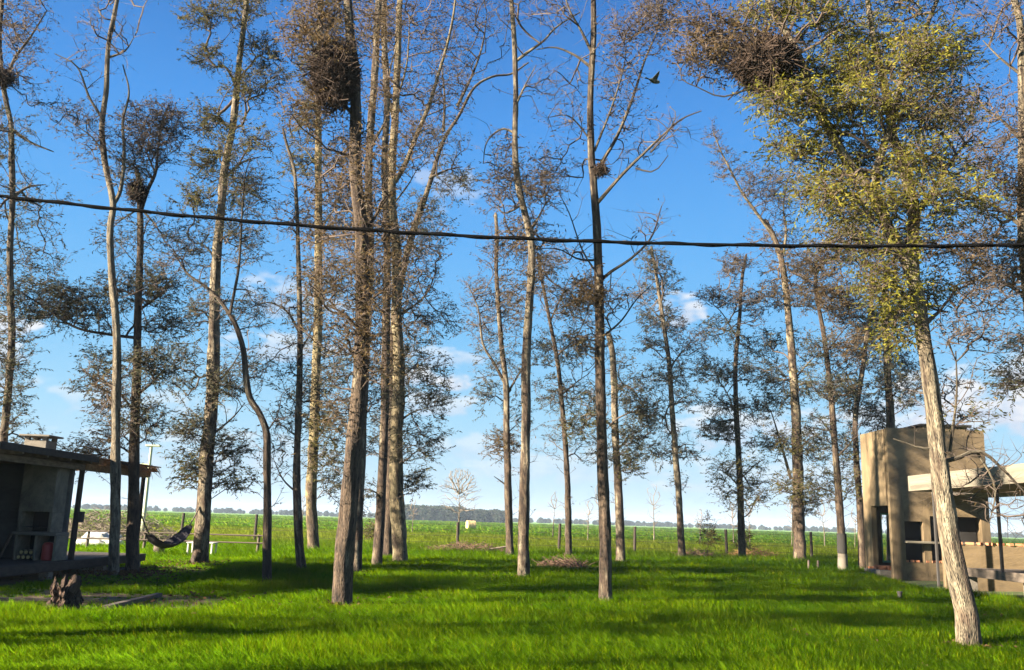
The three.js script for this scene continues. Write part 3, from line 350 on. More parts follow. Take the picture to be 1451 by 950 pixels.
  {label:"brown barked trunk with long bare limbs spreading up against the sky",z:-18.57,r0:0.129,r1:0.05,bark:[0.25,8.2,0.1],trunk:[[2.0,-0.15],[1.96,1.49],[1.88,3.31],[1.82,4.75],[1.81,5.71],[1.73,7.63],[1.64,8.67],[1.57,9.65],[1.55,10.9],[1.6,12.18],[1.58,13.21],[1.6,14.45]],limbs:[{r:0.043,p:[[1.7,8.96],[1.89,9.34],[2.1,9.75],[2.48,10.75],[2.78,11.78],[3.1,12.66],[3.23,13.44]]},{r:0.043,p:[[1.72,8.25],[1.9,8.44],[2.26,8.85],[2.86,9.45],[3.41,9.95],[3.8,10.08]]},{r:0.036,p:[[1.8,6.54],[1.98,6.72],[2.42,7.04],[2.86,7.52],[3.09,8.24]]},{r:0.036,p:[[1.54,11.42],[1.21,11.73],[0.74,11.96],[0.34,11.93]]},{r:0.036,p:[[1.55,11.8],[1.35,12.17],[1.04,12.68],[0.87,13.19]]},{r:0.025,p:[[1.74,7.0],[1.35,6.96],[0.9,7.13],[0.53,7.08]]},{r:0.029,p:[[1.65,9.44],[2.03,10.52],[2.29,11.61],[2.24,12.03]]},{r:0.021,p:[[1.57,9.68],[1.07,10.15],[0.62,10.01]]},{r:0.021,p:[[1.8,6.62],[1.42,7.14],[1.11,7.91],[0.88,8.3]]},{r:0.021,p:[[2.86,9.45],[3.21,9.9],[3.42,10.4],[3.29,10.56]]},{r:0.021,p:[[2.53,9.07],[2.91,8.98],[3.21,9.33]]},{r:0.025,p:[[1.83,5.34],[2.25,5.73],[2.61,6.26],[2.91,6.58]]}],clumps:[[2.21,11.19,0.37,0.57,90,0.3,"P"],[2.75,12.13,0.37,0.5,100,0.45,"P"],[3.07,12.74,0.34,0.4,70,0.5,"P"],[2.13,12.03,0.31,0.43,70,0.35,"P"],[1.05,11.15,0.46,0.43,40,0.06,"P"],[1.15,10.16,0.46,0.36,50,0.12,"P"],[2.6,9.88,0.49,0.37,50,0.06,"P"],[3.29,9.98,0.34,0.29,40,0.05,"P"],[1.01,9.18,0.4,0.43,45,0.2,"P"],[2.37,10.53,0.37,0.43,60,0.12,"P"],[2.83,7.65,0.29,0.43,30,0.1,"P"],[1.23,7.37,0.4,0.29,40,0.12,"P"],[1.54,6.16,0.34,0.31,70,0.9,"R"],[2.25,6.1,0.34,0.43,40,0.15,"P"],[0.63,12.66,0.4,0.34,40,0.1,"P"],[1.52,5.33,0.31,0.34,50,0.6,"R"],[1.64,14.09,0.86,0.57,90,0.2,"P"]],leaf:1.0,seed:26},
  {label:"short snapped off tree with a white broken top and dark hanging foliage",z:-38.95,r0:0.195,r1:0.12,bark:[0.6,5,0.1],trunk:[[4.79,-0.15],[4.68,2.81],[4.51,5.4],[4.43,7.7],[4.33,9.06],[4.14,9.77]],limbs:[{r:0.052,p:[[4.47,7.0],[4.89,7.47],[5.5,7.03],[5.95,6.14]]},{r:0.052,p:[[4.51,5.49],[3.85,6.07],[3.1,6.05],[2.71,5.59]]},{r:0.045,p:[[4.55,4.6],[5.2,5.22],[5.65,5.08]]}],clumps:[[3.19,5.69,0.78,0.48,90,1.2,"O"],[3.69,6.67,0.54,0.54,50,0.8,"G"],[5.04,6.87,0.6,0.6,70,1,"G"],[5.59,6.13,0.54,0.6,90,1.3,"G"],[5.2,5.07,0.66,0.6,80,1.2,"G"],[5.12,4.03,0.54,0.45,60,1.1,"O"],[4.73,8.23,0.54,0.66,40,0.6,"G"],[3.86,4.58,0.42,0.54,30,0.8,"G"]],leaf:1.0,seed:27},
  {label:"narrow feathery tree with pale lower trunk standing in front of the fence",z:-46.04,r0:0.195,r1:0.071,bark:[0.45,2.5,0.1],trunk:[[8.66,-0.15],[8.47,3.43],[8.21,6.97],[8.04,9.7],[7.83,11.35],[7.47,13.8],[7.21,15.31],[7.1,15.84]],limbs:[{r:0.044,p:[[8.11,9.52],[8.84,10.46],[9.38,11.03]]},{r:0.044,p:[[8.31,5.24],[8.8,5.6],[9.33,5.55]]},{r:0.044,p:[[8.27,5.94],[7.74,6.63],[7.21,6.79]]},{r:0.044,p:[[7.76,11.9],[7.21,12.44],[6.85,12.8]]}],clumps:[[7.1,14.89,0.71,0.5,80,0.9,"G"],[7.76,13.96,0.64,0.64,70,0.9,"G"],[6.96,13.56,0.57,0.57,50,0.7,"P"],[7.39,12.07,0.71,0.64,80,0.9,"G"],[8.3,11.92,0.64,0.64,60,0.8,"P"],[9.02,10.65,0.64,0.53,60,0.8,"P"],[7.21,10.59,0.64,0.5,60,0.8,"G"],[7.39,8.77,0.78,0.57,70,0.9,"G"],[8.47,9.17,0.71,0.57,60,0.8,"G"],[8.64,7.73,0.78,0.5,60,0.7,"G"],[7.39,6.98,0.64,0.57,50,0.7,"G"],[8.03,6.29,0.78,0.42,40,0.5,"G"],[7.56,5.04,0.64,0.42,50,0.8,"G"],[8.98,5.26,0.71,0.39,50,0.7,"G"],[8.61,3.85,0.5,0.35,20,0.4,"G"]],leaf:1.0,seed:28},
  {label:"narrow dark tree with layered grey foliage beside the feathery one",z:-47.67,r0:0.202,r1:0.073,bark:[0.05,20,0.1],trunk:[[12.0,-0.15],[11.94,4.06],[11.85,7.26],[11.86,10.1],[12.09,12.39],[12.25,14.77],[12.47,16.04]],limbs:[{r:0.046,p:[[12.0,11.43],[11.05,12.94],[10.3,13.5]]},{r:0.046,p:[[11.85,7.3],[11.18,8.95],[10.07,9.85]]},{r:0.046,p:[[11.94,4.02],[12.75,4.77],[13.31,5.15]]},{r:0.046,p:[[11.93,3.66],[11.11,4.36],[10.56,4.52]]}],clumps:[[12.04,15.51,0.66,0.44,60,0.9,"P"],[11.46,14.9,0.44,0.66,40,0.8,"P"],[10.68,13.51,0.66,0.4,60,1,"P"],[12.0,13.36,0.81,0.51,70,0.9,"P"],[12.74,12.61,0.51,0.51,40,0.7,"P"],[11.03,11.78,0.88,0.55,70,0.9,"G"],[12.52,11.26,0.59,0.51,50,0.8,"G"],[10.26,9.67,0.66,0.51,60,0.9,"G"],[11.56,9.52,0.88,0.55,80,1,"G"],[12.49,9.74,0.51,0.51,50,0.8,"G"],[11.16,7.65,0.88,0.59,90,1.1,"G"],[10.96,6.53,0.81,0.44,90,1.3,"G"],[12.62,7.32,0.59,0.66,40,0.7,"G"],[11.29,4.36,0.95,0.81,90,0.9,"O"],[12.81,4.05,0.88,0.95,80,0.8,"O"],[11.81,2.95,1.1,0.51,60,0.7,"O"]],leaf:1.0,seed:29},
  {label:"sturdy tree with pale streaked trunk and a long twiggy limb leaning left",z:-47.2,r0:0.327,r1:0.127,bark:[0.4,7,0.35],trunk:[[14.78,-0.15],[14.79,3.66],[14.76,7.3],[14.68,10.6],[14.54,13.33],[14.3,15.65],[13.92,17.01],[13.45,17.99]],limbs:[{r:0.109,p:[[13.92,17.01],[13.45,17.67],[12.78,18.57],[12.15,19.43],[11.66,20.35],[11.18,21.23],[10.62,22.7]]},{r:0.091,p:[[14.45,4.08],[14.12,5.39],[13.7,6.97],[13.5,7.66]]},{r:0.091,p:[[14.3,15.65],[14.61,17.23],[14.54,18.83],[14.82,20.45]]},{r:0.054,p:[[14.71,9.18],[15.71,10.33],[16.27,10.72]]},{r:0.054,p:[[14.78,5.52],[15.57,6.27],[16.12,6.47]]}],clumps:[[10.61,22.37,0.51,0.73,40,0.5,"P"],[11.44,20.95,0.65,0.73,60,0.6,"P"],[12.58,19.77,0.87,0.87,80,0.7,"P"],[13.71,19.2,0.87,1.02,90,0.7,"P"],[14.68,19.64,0.94,1.23,80,0.7,"R"],[14.42,17.23,1.02,0.91,90,0.9,"R"],[14.93,15.08,1.16,0.73,130,1.1,"R"],[13.95,13.69,0.94,0.65,110,1.2,"R"],[15.82,13.56,0.87,0.73,90,1.1,"R"],[14.07,11.41,1.02,0.73,90,1,"G"],[13.65,9.33,0.8,0.73,100,1.2,"G"],[15.29,9.01,0.91,0.8,80,1,"O"],[13.61,8.03,0.91,0.54,80,1.1,"O"],[13.92,5.86,1.09,0.65,120,1.2,"O"],[15.54,5.55,0.73,0.73,60,1,"O"],[14.4,3.72,0.94,0.65,90,1.1,"O"],[15.46,3.05,0.73,0.58,60,1,"O"]],leaf:1.0,seed:30},
  {label:"thin tree with a black painted band and white foot beside the tan tower",z:-36.84,r0:0.17,r1:0.071,bark:[0.15,20,0.35],trunk:[[13.21,-0.15],[13.21,1.45],[13.15,3.26],[13.06,5.24],[12.94,7.39],[12.83,8.93],[12.7,10.2],[12.57,11.39],[12.64,12.61]],limbs:[{r:0.043,p:[[12.85,8.72],[13.61,9.63],[14.06,10.09]]},{r:0.043,p:[[13.06,5.27],[12.46,5.96],[12.04,6.09]]},{r:0.043,p:[[13.11,4.43],[13.7,5.15],[14.02,5.87]]}],clumps:[[12.7,12.61,0.85,0.62,110,1,"R"],[13.74,12.95,0.74,0.57,100,1,"R"],[12.94,11.1,0.85,0.57,110,1.1,"R"],[13.8,10.83,0.62,0.51,80,1.1,"R"],[13.58,9.04,0.71,0.57,80,1,"R"],[12.27,8.71,0.57,0.57,60,0.9,"G"],[12.64,7.12,0.68,0.51,70,0.9,"G"],[13.5,7.0,0.57,0.51,60,0.9,"G"],[12.3,5.53,0.57,0.51,50,0.8,"G"],[13.42,5.0,0.57,0.71,60,0.8,"G"],[12.78,3.3,0.57,0.62,50,0.8,"O"],[13.63,3.33,0.4,0.57,30,0.7,"O"]],leaf:1.0,seed:31},
  {label:"slim trunk growing close along the far edge of the tan tower",z:-37,r0:0.157,r1:0.071,bark:[0.3,6,0.25],trunk:[[14.03,-0.15],[14.04,2.52],[13.99,4.47],[14.03,6.17],[14.3,7.63],[14.61,9.4],[14.89,10.9],[14.99,12.42]],limbs:[{r:0.043,p:[[14.19,7.04],[13.59,7.9],[13.31,8.18]]}],clumps:[[14.93,11.81,0.91,0.63,120,1,"R"],[14.29,10.58,0.68,0.57,90,1,"R"],[14.5,8.8,0.74,0.63,90,0.9,"R"],[13.72,7.61,0.57,0.57,60,0.8,"G"],[14.25,6.47,0.51,0.63,60,0.8,"G"],[13.74,4.74,0.4,0.63,40,0.7,"O"],[15.45,13.36,0.85,0.68,100,1,"R"],[14.12,13.63,0.85,0.68,90,1,"R"]],leaf:1.0,seed:32},
  {label:"tree rising straight behind the tan tower with golden green foliage",z:-38,r0:0.219,r1:0.117,bark:[0.35,5,0.3],trunk:[[15.6,-0.15],[15.72,3.15],[15.83,5.9],[15.81,7.82],[15.83,9.33],[15.8,11.17],[15.97,12.74]],limbs:[{r:0.058,p:[[15.85,9.03],[16.56,9.66],[17.02,9.83]]}],clumps:[[15.86,10.56,0.73,0.58,130,1.3,"L"],[15.38,9.93,0.53,0.53,80,1.2,"L"],[16.48,10.88,0.64,0.58,90,1.2,"O"],[16.66,8.75,0.82,0.58,90,1,"G"],[15.28,7.81,0.64,0.58,70,0.9,"G"],[16.29,7.24,0.7,0.53,80,1,"G"],[15.64,6.04,0.53,0.29,40,1,"G"],[15.22,6.62,0.47,0.41,40,0.9,"G"]],leaf:1.0,seed:33},
  {label:"large leaning tree with cream trunk and yellow green crown holding a round nest",z:-13.63,r0:0.163,r1:0.042,bark:[0.66,4.3,0.15],trunk:[[6.63,-0.15],[6.63,0.3],[6.62,0.51],[6.52,1.12],[6.44,1.72],[6.4,2.35],[6.37,2.86],[6.35,3.29],[6.32,3.64],[6.28,4.17],[6.24,4.61],[6.15,5.34],[6.01,5.78],[5.78,6.18],[5.59,6.7],[5.21,7.22],[4.93,7.75],[4.69,8.23],[4.56,8.79],[4.28,9.47],[4.04,9.97],[3.92,10.87]],limbs:[{r:0.105,p:[[6.13,5.44],[6.13,5.9],[6.18,6.49],[6.1,6.99],[6.04,7.36],[5.91,7.69],[5.87,8.29],[5.74,9.15],[5.66,10.02],[5.65,11.06]]},{r:0.068,p:[[5.62,6.68],[5.59,7.03],[5.68,7.42],[5.85,7.93],[5.94,8.29],[6.02,8.65],[6.26,8.97],[6.45,9.55],[6.71,10.19],[6.88,10.97]]},{r:0.047,p:[[6.18,6.41],[6.51,6.88],[6.82,7.36],[7.19,7.79]]},{r:0.042,p:[[6.28,4.72],[6.56,4.95],[6.72,4.96]]},{r:0.026,p:[[4.56,8.79],[4.14,9.34],[3.57,9.57],[2.99,9.3]]},{r:0.037,p:[[6.38,2.64],[6.63,2.7],[6.95,2.82],[7.29,2.54],[7.6,2.17],[7.77,2.02]]},{r:0.026,p:[[6.37,2.86],[6.17,2.83],[5.91,2.91],[5.73,2.97]]},{r:0.026,p:[[6.55,2.8],[6.66,3.65],[6.64,4.29]]},{r:0.031,p:[[6.19,5.05],[5.87,5.21],[5.61,5.37]]},{r:0.021,p:[[6.95,2.82],[7.17,2.31],[7.03,1.79]]},{r:0.026,p:[[4.63,8.49],[4.23,8.6],[3.66,8.46],[3.21,8.32],[2.82,8.49]]}],clumps:[[4.27,9.91,0.52,0.29,200,1,"L"],[3.57,9.7,0.42,0.29,170,0.9,"R"],[3.0,9.68,0.37,0.31,140,0.7,"R"],[2.82,8.92,0.25,0.25,80,0.6,"R"],[3.22,9.06,0.36,0.25,120,0.7,"R"],[3.9,8.96,0.31,0.25,90,0.7,"R"],[4.9,9.74,0.52,0.44,150,1,"L"],[5.66,9.9,0.58,0.47,160,1,"L"],[6.57,9.68,0.61,0.47,180,0.9,"L"],[7.0,9.19,0.36,0.36,140,0.9,"O"],[4.22,8.05,0.36,0.21,130,1.2,"L"],[4.0,8.35,0.21,0.17,60,1,"L"],[4.87,8.81,0.34,0.27,140,1.1,"L"],[5.44,8.95,0.36,0.29,150,1.1,"L"],[6.17,8.79,0.42,0.31,180,1,"L"],[6.83,8.32,0.4,0.29,130,0.8,"O"],[4.48,7.46,0.38,0.23,130,1.1,"L"],[5.12,8.02,0.38,0.29,170,1.1,"L"],[5.8,8.17,0.4,0.31,180,1.1,"L"],[6.47,7.95,0.38,0.29,140,0.9,"O"],[4.79,6.77,0.36,0.23,140,1.2,"L"],[5.43,7.38,0.4,0.31,180,1,"L"],[6.09,7.22,0.42,0.31,170,1,"L"],[6.77,7.36,0.36,0.29,110,0.8,"O"],[5.17,6.43,0.38,0.23,140,1.1,"L"],[5.89,6.51,0.4,0.27,150,1,"L"],[6.55,6.53,0.36,0.27,120,1,"L"],[4.93,5.97,0.42,0.31,70,0.9,"O"],[5.57,5.76,0.46,0.34,90,0.9,"L"],[6.3,6.01,0.36,0.29,60,0.9,"R"],[6.72,5.74,0.36,0.25,100,0.8,"R"],[6.53,5.28,0.29,0.21,80,1,"L"],[5.65,5.14,0.27,0.23,100,1.2,"L"],[5.89,4.6,0.19,0.23,60,1,"L"],[7.0,5.08,0.36,0.27,80,0.5,"P"],[6.69,4.51,0.31,0.25,60,0.5,"P"],[7.12,4.42,0.29,0.23,40,0.5,"P"],[6.65,3.81,0.31,0.25,50,0.5,"P"],[6.78,3.33,0.29,0.17,36,0.7,"O"],[6.97,2.3,0.36,0.36,170,0.02,"P"],[7.31,2.0,0.31,0.36,170,0.02,"P"],[6.94,2.71,0.42,0.23,70,0.04,"P"],[5.11,10.65,1.26,0.47,300,1,"L"],[6.64,10.83,0.73,0.47,200,1,"O"]],leaf:0.82,seed:34},
  {label:"pale trunked tree with purplish twigs growing next to the cream awning",z:-17,r0:0.144,r1:0.059,bark:[0.6,4,0.2],trunk:[[9.91,-0.15],[9.91,1.62],[9.89,3.68],[9.88,5.69],[9.92,7.81],[10.01,9.4],[10.07,10.79],[10.08,11.74],[9.96,12.44],[9.92,13.66]],limbs:[{r:0.039,p:[[9.9,7.52],[9.56,7.94],[9.23,8.22],[8.83,8.36]]},{r:0.039,p:[[9.86,6.11],[9.51,6.45],[8.97,6.5],[8.42,6.27]]},{r:0.039,p:[[10.0,9.28],[9.62,9.72],[9.22,10.01]]},{r:0.033,p:[[10.08,10.65],[9.73,11.1],[9.48,11.56]]}],clumps:[[9.54,11.4,0.44,0.44,55,0.48,"R"],[9.39,10.32,0.44,0.39,66,0.48,"P"],[9.04,9.4,0.34,0.37,44,0.4,"P"],[9.67,9.42,0.39,0.39,60,0.48,"P"],[9.19,8.52,0.44,0.34,66,0.64,"R"],[9.64,8.09,0.44,0.37,71,0.72,"R"],[8.92,7.64,0.37,0.29,44,0.56,"O"],[9.44,7.22,0.47,0.34,77,0.8,"R"],[9.65,6.52,0.39,0.34,66,0.8,"R"],[9.03,6.36,0.44,0.29,49,0.56,"R"],[9.53,5.0,0.24,0.18,38,1.04,"G"],[9.52,4.46,0.21,0.21,44,1.12,"G"],[10.25,7.11,0.52,1.31,88,0.72,"R"],[9.95,13.01,0.78,0.65,66,0.64,"R"]],leaf:1.0,seed:35}
];
for (const s of TREES) buildTree(s, 'eucalyptus grove');
const trunkAt = (t, y) => { const p = TREES[t].trunk; for (let i = 1; i < p.length; i++) if (p[i][1] >= y) { const f = (y - p[i - 1][1]) / (p[i][1] - p[i - 1][1]); return mix(p[i - 1][0], p[i][0], f); } return p[p.length - 1][0]; };

// trees beyond the left edge of the view, in the same rows: their shade falls over the near lawn
[[3, -20, -5.4, 1.9], [5, -26, -4.0, .6], [17, -17, -12.5, 4.0], [12, -20.5, -14.5, 2.2], [18, -27, -9.5, 1.1], [11, -24, -14.2, 2.5], [14, -30, -7.5, 3.0], [3, -31, -15, 4.4], [16, -14.5, -3.6, 0.5], [16, -18, -1.4, 3.2]].forEach(([i, x, z, turn], k) => {
  const src = scene.children.filter(o => o.userData.category === 'tree')[i], o = src.clone();
  o.name = numbered('tree'); o.position.set(x, 0, z); o.rotation.y = turn; if (i > 15 && i < 19) o.scale.setScalar(0.82);
  o.userData = { label: 'tree of the grove standing beside the open shed, away from the pergola', category: 'tree', group: 'eucalyptus grove near rows' }; scene.add(o);
});
console.log('leaves', TREES.reduce((a, s) => a + s.count, 0));

// ---------------------------------------------------------------- stick nests
function nest(label, x, y, z, rx, ry, n, seed, name = 'stick_nest') {
  const rng = rngOf(seed), t = thing(name, label, 'nest', [x, y, z], 0, 'bird nests of sticks');
  const core = new THREE.IcosahedronGeometry(1, 4), p = core.attributes.position;
  for (let i = 0; i < p.count; i++) { const v = V(p.getX(i), p.getY(i), p.getZ(i)), k = 0.62 * (1 + 0.5 * N3(v.x * 2 + seed, v.y * 2, v.z * 2) + 0.35 * N3(v.x * 6, v.y * 6 + seed, v.z * 6)); p.setXYZ(i, v.x * k * rx, v.y * k * ry, v.z * k * rx); }
  core.computeVertexNormals(); part('nest_core', core, M.stick, t);
  const sticks = [];
  for (let i = 0; i < n; i++) {
    const a = rng() * 6.283, u = rng() * 2 - 1, h = Math.sqrt(1 - u * u), k = (0.55 + 0.45 * rng()) * (1 + 0.35 * N3(Math.cos(a) * 1.6 + seed, u * 1.6, Math.sin(a) * 1.6)), c = V(Math.cos(a) * h * rx * k, u * ry * k, Math.sin(a) * h * rx * k);
    const d = V(rng() - 0.5, (rng() - 0.6) * 0.8, rng() - 0.5).normalize().add(V(Math.cos(a) * h, u - .3, Math.sin(a) * h).multiplyScalar(0.35 * rng())).normalize(), L = (0.14 + 0.3 * rng()) * (rx > .3 ? 1 : .6) * (i % 18 ? 1 : 2.3);
    const b = V(...c.toArray()).add(d.clone().multiplyScalar(L / 2)), s = c.clone().sub(d.clone().multiplyScalar(L / 2));
    sticks.push(rod(s.toArray(), b.toArray(), 0.007 + 0.006 * rng(), 0.004, 3));
  }
  const st = part('sticks', sticks, M.stickPale, t); st.userData.kind = 'stuff'; return t;
}
M.stickPale = std([0.036, 0.021, 0.013], 0.95);
nest('big shaggy brown stick nest hanging on the thick dark trunk', -3.58, 9.9, -16.35, 0.46, 0.72, 3000, 5);
nest('round dark stick nest out on the limb of the yellow green tree', 3.89, 8.81, -13.4, 0.5, 0.42, 2600, 6);
nest('small dark nest in the fork of the dark tree by the pergola', -10.37, 10.1, -23.85, 0.3, 0.4, 450, 7);
nest('small nest high in the slim tree behind the shed', -16.35, 14.83, -26.9, 0.42, 0.38, 450, 8);
nest('fist sized twig nest on the brown barked bare tree', 1.78, 8.97, -18.42, 0.16, 0.17, 160, 9);

// ---------------------------------------------------------------- overhead cable
{
  const pts = []; for (let i = 0; i <= 60; i++) { const x = -22 + i * 44 / 60; pts.push(V(x, 4.109 + (x < 0.9 ? 0.0082 : 0.0068) * (x - 0.9) ** 2, -8)); }
  const t = thing('overhead_cable', 'black twisted overhead cable crossing the whole view', 'cable');
  part('conductor', tube(pts, () => 0.015, 6), M.rubber, t);
  const tw = []; for (let i = 0; i <= 700; i++) { const x = -21 + i * 42 / 700, y = 4.109 + (x < 0.9 ? 0.0082 : 0.0068) * (x - 0.9) ** 2, a = x * 9; tw.push(V(x, y + 0.012 * Math.cos(a), -8 + 0.012 * Math.sin(a))); }
  part('conductor', tube(tw, () => 0.012, 5), M.rubber, t);
}

// ---------------------------------------------------------------- grass
function tuft(seed, blades, h, spread, lean, wide) {
  const rng = rngOf(seed), P = [], C = [], Nn = [], idx = [];
  for (let b = 0; b < blades; b++) {
    const a = rng() * 6.283, r = Math.sqrt(rng()) * spread, x0 = Math.cos(a) * r, z0 = Math.sin(a) * r, f = rng() * 6.283, H = h * (0.55 + 0.6 * rng()), le = lean * (0.3 + rng()) * H, w = wide * (0.7 + 0.6 * rng());
    const sx = -Math.sin(f) * w, sz = Math.cos(f) * w, k0 = P.length / 3, tone = 0.8 + 0.4 * rng(), dry = rng() < 0.1;
    for (let i = 0; i <= 3; i++) {
      const t = i / 3, y = H * (t - 0.22 * le / H * t * t), d = le * t * t, ww = (1 - t * 0.92) * (i === 0 ? 0.8 : 1);
      for (const s of [-1, 1]) { P.push(x0 + Math.cos(f) * d + sx * s * ww, y, z0 + Math.sin(f) * d + sz * s * ww); Nn.push(Math.cos(f) * 0.86, 0.5, Math.sin(f) * 0.86); C.push(...(dry ? [1.5 * tone, 0.95 * tone, 1.6 * tone] : [tone, tone, tone])); }
      if (i < 3) { const k = k0 + i * 2; idx.push(k, k + 1, k + 2, k + 1, k + 3, k + 2); }
    }
  }
  const g = new THREE.BufferGeometry(); g.setAttribute('position', new THREE.Float32BufferAttribute(P, 3)); g.setAttribute('normal', new THREE.Float32BufferAttribute(Nn, 3)); g.setAttribute('color', new THREE.Float32BufferAttribute(C, 3)); g.setIndex(idx); return g;
}
function grassField(name, label, geos, place, total, seed) {
  const rng = rngOf(seed), lists = geos.map(() => []); let made = 0, tries = 0;
  while (made < total && tries < total * 6) { tries++; const q = place(rng); if (!q) continue; lists[Math.floor(rng() * geos.length)].push(q); made++; }
  geos.forEach((g, k) => {
    const m = new THREE.InstancedMesh(g, M.grass, lists[k].length), o = new THREE.Object3D(), c = new THREE.Color();
    lists[k].forEach((q, i) => { o.position.set(q.x, q.y, q.z); o.rotation.set((rng() - 0.5) * 0.3, rng() * 6.283, (rng() - 0.5) * 0.3); o.scale.set(q.s, q.s * q.h, q.s); o.updateMatrix(); m.setMatrixAt(i, o.matrix); c.setRGB(...q.c); m.setColorAt(i, c); });
    m.name = numbered(name); tag(m, label, 'grass', null, 'stuff'); scene.add(m);
  });
}
const inShed = (x, z) => x < -9.95 && x > -15 && z < -17.8 && z > -26.3, inHouse = (x, z) => (x > 11.9 && z < -11 && z > -31) || (x > 13.3 && z < -32.5 && z > -35.2) || (x > 12.9 && z <= -31 && z > -33);
const lush = (x, z) => clamp(0.5 + 1.1 * fbm(x * 0.5, z * 0.5, 2, 3)), greenOf = (x, z, r) => lerp3(lerp3([0.12, 0.312, 0.002], [0.225, 0.418, 0.003], lush(x + 40, z)), [0.31, 0.415, 0.012], r * r * r * 0.55);
grassField('lawn_grass', 'lush bright green lawn grass growing between the tree trunks', [tuft(1, 11, 0.15, 0.07, 0.5, 0.0055), tuft(2, 9, 0.18, 0.09, 0.65, 0.006), tuft(3, 12, 0.12, 0.08, 0.4, 0.0052)], rng => {
  const z = -(8.2 * Math.pow(36 / 8.2, rng())), x = (rng() * 2 - 1) * (0.62 * -z + 1.5), b = bare(x, z);
  if (inShed(x, z) || inHouse(x, z) || rng() < b * 0.95) return null;
  for (const k of treeCenters) { const d = Math.hypot(x - k[0], z - k[1]) - k[2]; if (d < 0.04 || (d < 0.3 && rng() < 0.6)) return null; }
  const l = lush(x, z), shade = smooth(-6, -9, x) * smooth(-18, -22, z);
  return { x, y: lawnHeight(x, z) - 0.005, z, s: (0.8 + 0.5 * rng()) * (1 + 0.022 * Math.max(0, -z - 12)), h: (0.4 + 1.0 * l) * (1 - 0.55 * b) * (1 - 0.45 * shade), c: greenOf(x, z, rng()) };
}, 260000, 21);
grassField('rough_grass', 'taller rough grass and weeds along the wire fence', [tuft(5, 9, 0.26, 0.14, 0.6, 0.008), tuft(6, 8, 0.32, 0.16, 0.7, 0.009)], rng => {
  const z = -(33 + rng() * 22), x = (rng() * 2 - 1) * 0.62 * -z; if (inHouse(x, z)) return null;
  const n = clamp(0.5 + 1.4 * fbm(x * 0.25, z * 0.35, 8, 3));
  return { x, y: lawnHeight(x, z) - 0.01, z, s: 0.8 + 0.7 * rng(), h: 0.45 + 0.7 * n * rng() + (z < -45 && z > -50 ? 0.25 : 0), c: lerp3(greenOf(x, z, rng()), [0.28, 0.32, 0.05], smooth(-40, -50, z) * (0.25 + 0.6 * n) * rng()) };
}, 60000, 22);
grassField('pasture_grass', 'yellowish pasture grass beyond the wire fence', [tuft(8, 9, 0.3, 0.3, 0.6, 0.016), tuft(9, 8, 0.25, 0.35, 0.5, 0.018)], rng => {
  const z = -(53 + rng() * 40), x = (rng() * 2 - 1) * 0.62 * -z, c = pastureCol(x, z), v = 1.15 + 0.5 * rng();
  return { x, y: 0, z, s: 0.8 + 0.8 * rng(), h: 0.4 + 0.5 * rng(), c: [c[0] * v, c[1] * v, c[2] * v] };
}, 60000, 23);
grassField('crop_plants', 'even bright green crop covering the flat field', [tuft(12, 14, 0.22, 0.9, 0.9, 0.05)], rng => {
  const z = -(93 * Math.pow(5, rng())), x = (rng() * 2 - 1) * 0.62 * -z, c = cropCol(x, z), v = 1.15 + 0.2 * rng();
  return { x, y: 0.02, z, s: 0.9 + 0.5 * rng() + -z * 0.002, h: 0.6 + 0.4 * rng(), c: [c[0] * v, c[1] * v, c[2] * v] };
}, 90000, 24);

{ // fallen leaves and bark strips under the trees, broad leaved weeds in the lawn
  const rng = rngOf(91), one = leafGeometry([[V(-0.06, 0, 0), V(1, 0.05, 0).normalize(), 0.12, 0.05, [1, 1, 1], 1.2]]), wl = []; for (let i = 0; i < 14; i++) { const a = i * 2.4; wl.push([V(0, 0.01, 0), V(Math.cos(a), 0.35 + 0.5 * rng(), Math.sin(a)).normalize(), 0.13 + 0.07 * rng(), 0.05, [0.8 + 0.4 * rng(), 0.8 + 0.4 * rng(), 0.8], a]); }
  const weed = leafGeometry(wl), put = (name, label, cat, g, n, f) => { const m = new THREE.InstancedMesh(g, M.grass, n), o = new THREE.Object3D(), c = new THREE.Color(); for (let i = 0; i < n; i++) f(o, c), o.updateMatrix(), m.setMatrixAt(i, o.matrix), m.setColorAt(i, c); m.name = name; tag(m, label, cat, null, 'stuff'); scene.add(m); };
  put('fallen_leaves', 'dry brown fallen leaves and bark scattered over the lawn', 'leaves', one, 14000, (o, c) => { const k = treeCenters[Math.floor(rng() * treeCenters.length)], a = rng() * 6.283, d = k[2] + Math.pow(rng(), 1.6) * 3.2, x = k[0] + Math.cos(a) * d, z = k[1] + Math.sin(a) * d; o.position.set(x, lawnHeight(x, z) + 0.02 + rng() * 0.09, z); o.rotation.set((rng() - .5) * 1.4, rng() * 6.283, (rng() - .5) * 1.4); o.scale.setScalar(0.35 + rng() * 0.6); const v = 0.6 + 0.8 * rng(); c.setRGB(0.12 * v, 0.07 * v, 0.035 * v); });
  put('lawn_weeds', 'darker broad leaved weeds dotted through the lawn', 'weeds', weed, 2600, (o, c) => { let x, z; do { z = -(8.5 + 32 * rng()); x = (rng() * 2 - 1) * 0.62 * -z; } while (inShed(x, z) || inHouse(x, z) || fbm(x * 0.6, z * 0.6, 12, 2) < 0.02); o.position.set(x, lawnHeight(x, z), z); o.rotation.set(0, rng() * 6.283, 0); o.scale.setScalar(0.3 + rng() * 0.35); const v = 0.7 + 0.6 * rng(); c.setRGB(0.07 * v, 0.17 * v, 0.012 * v); });
}

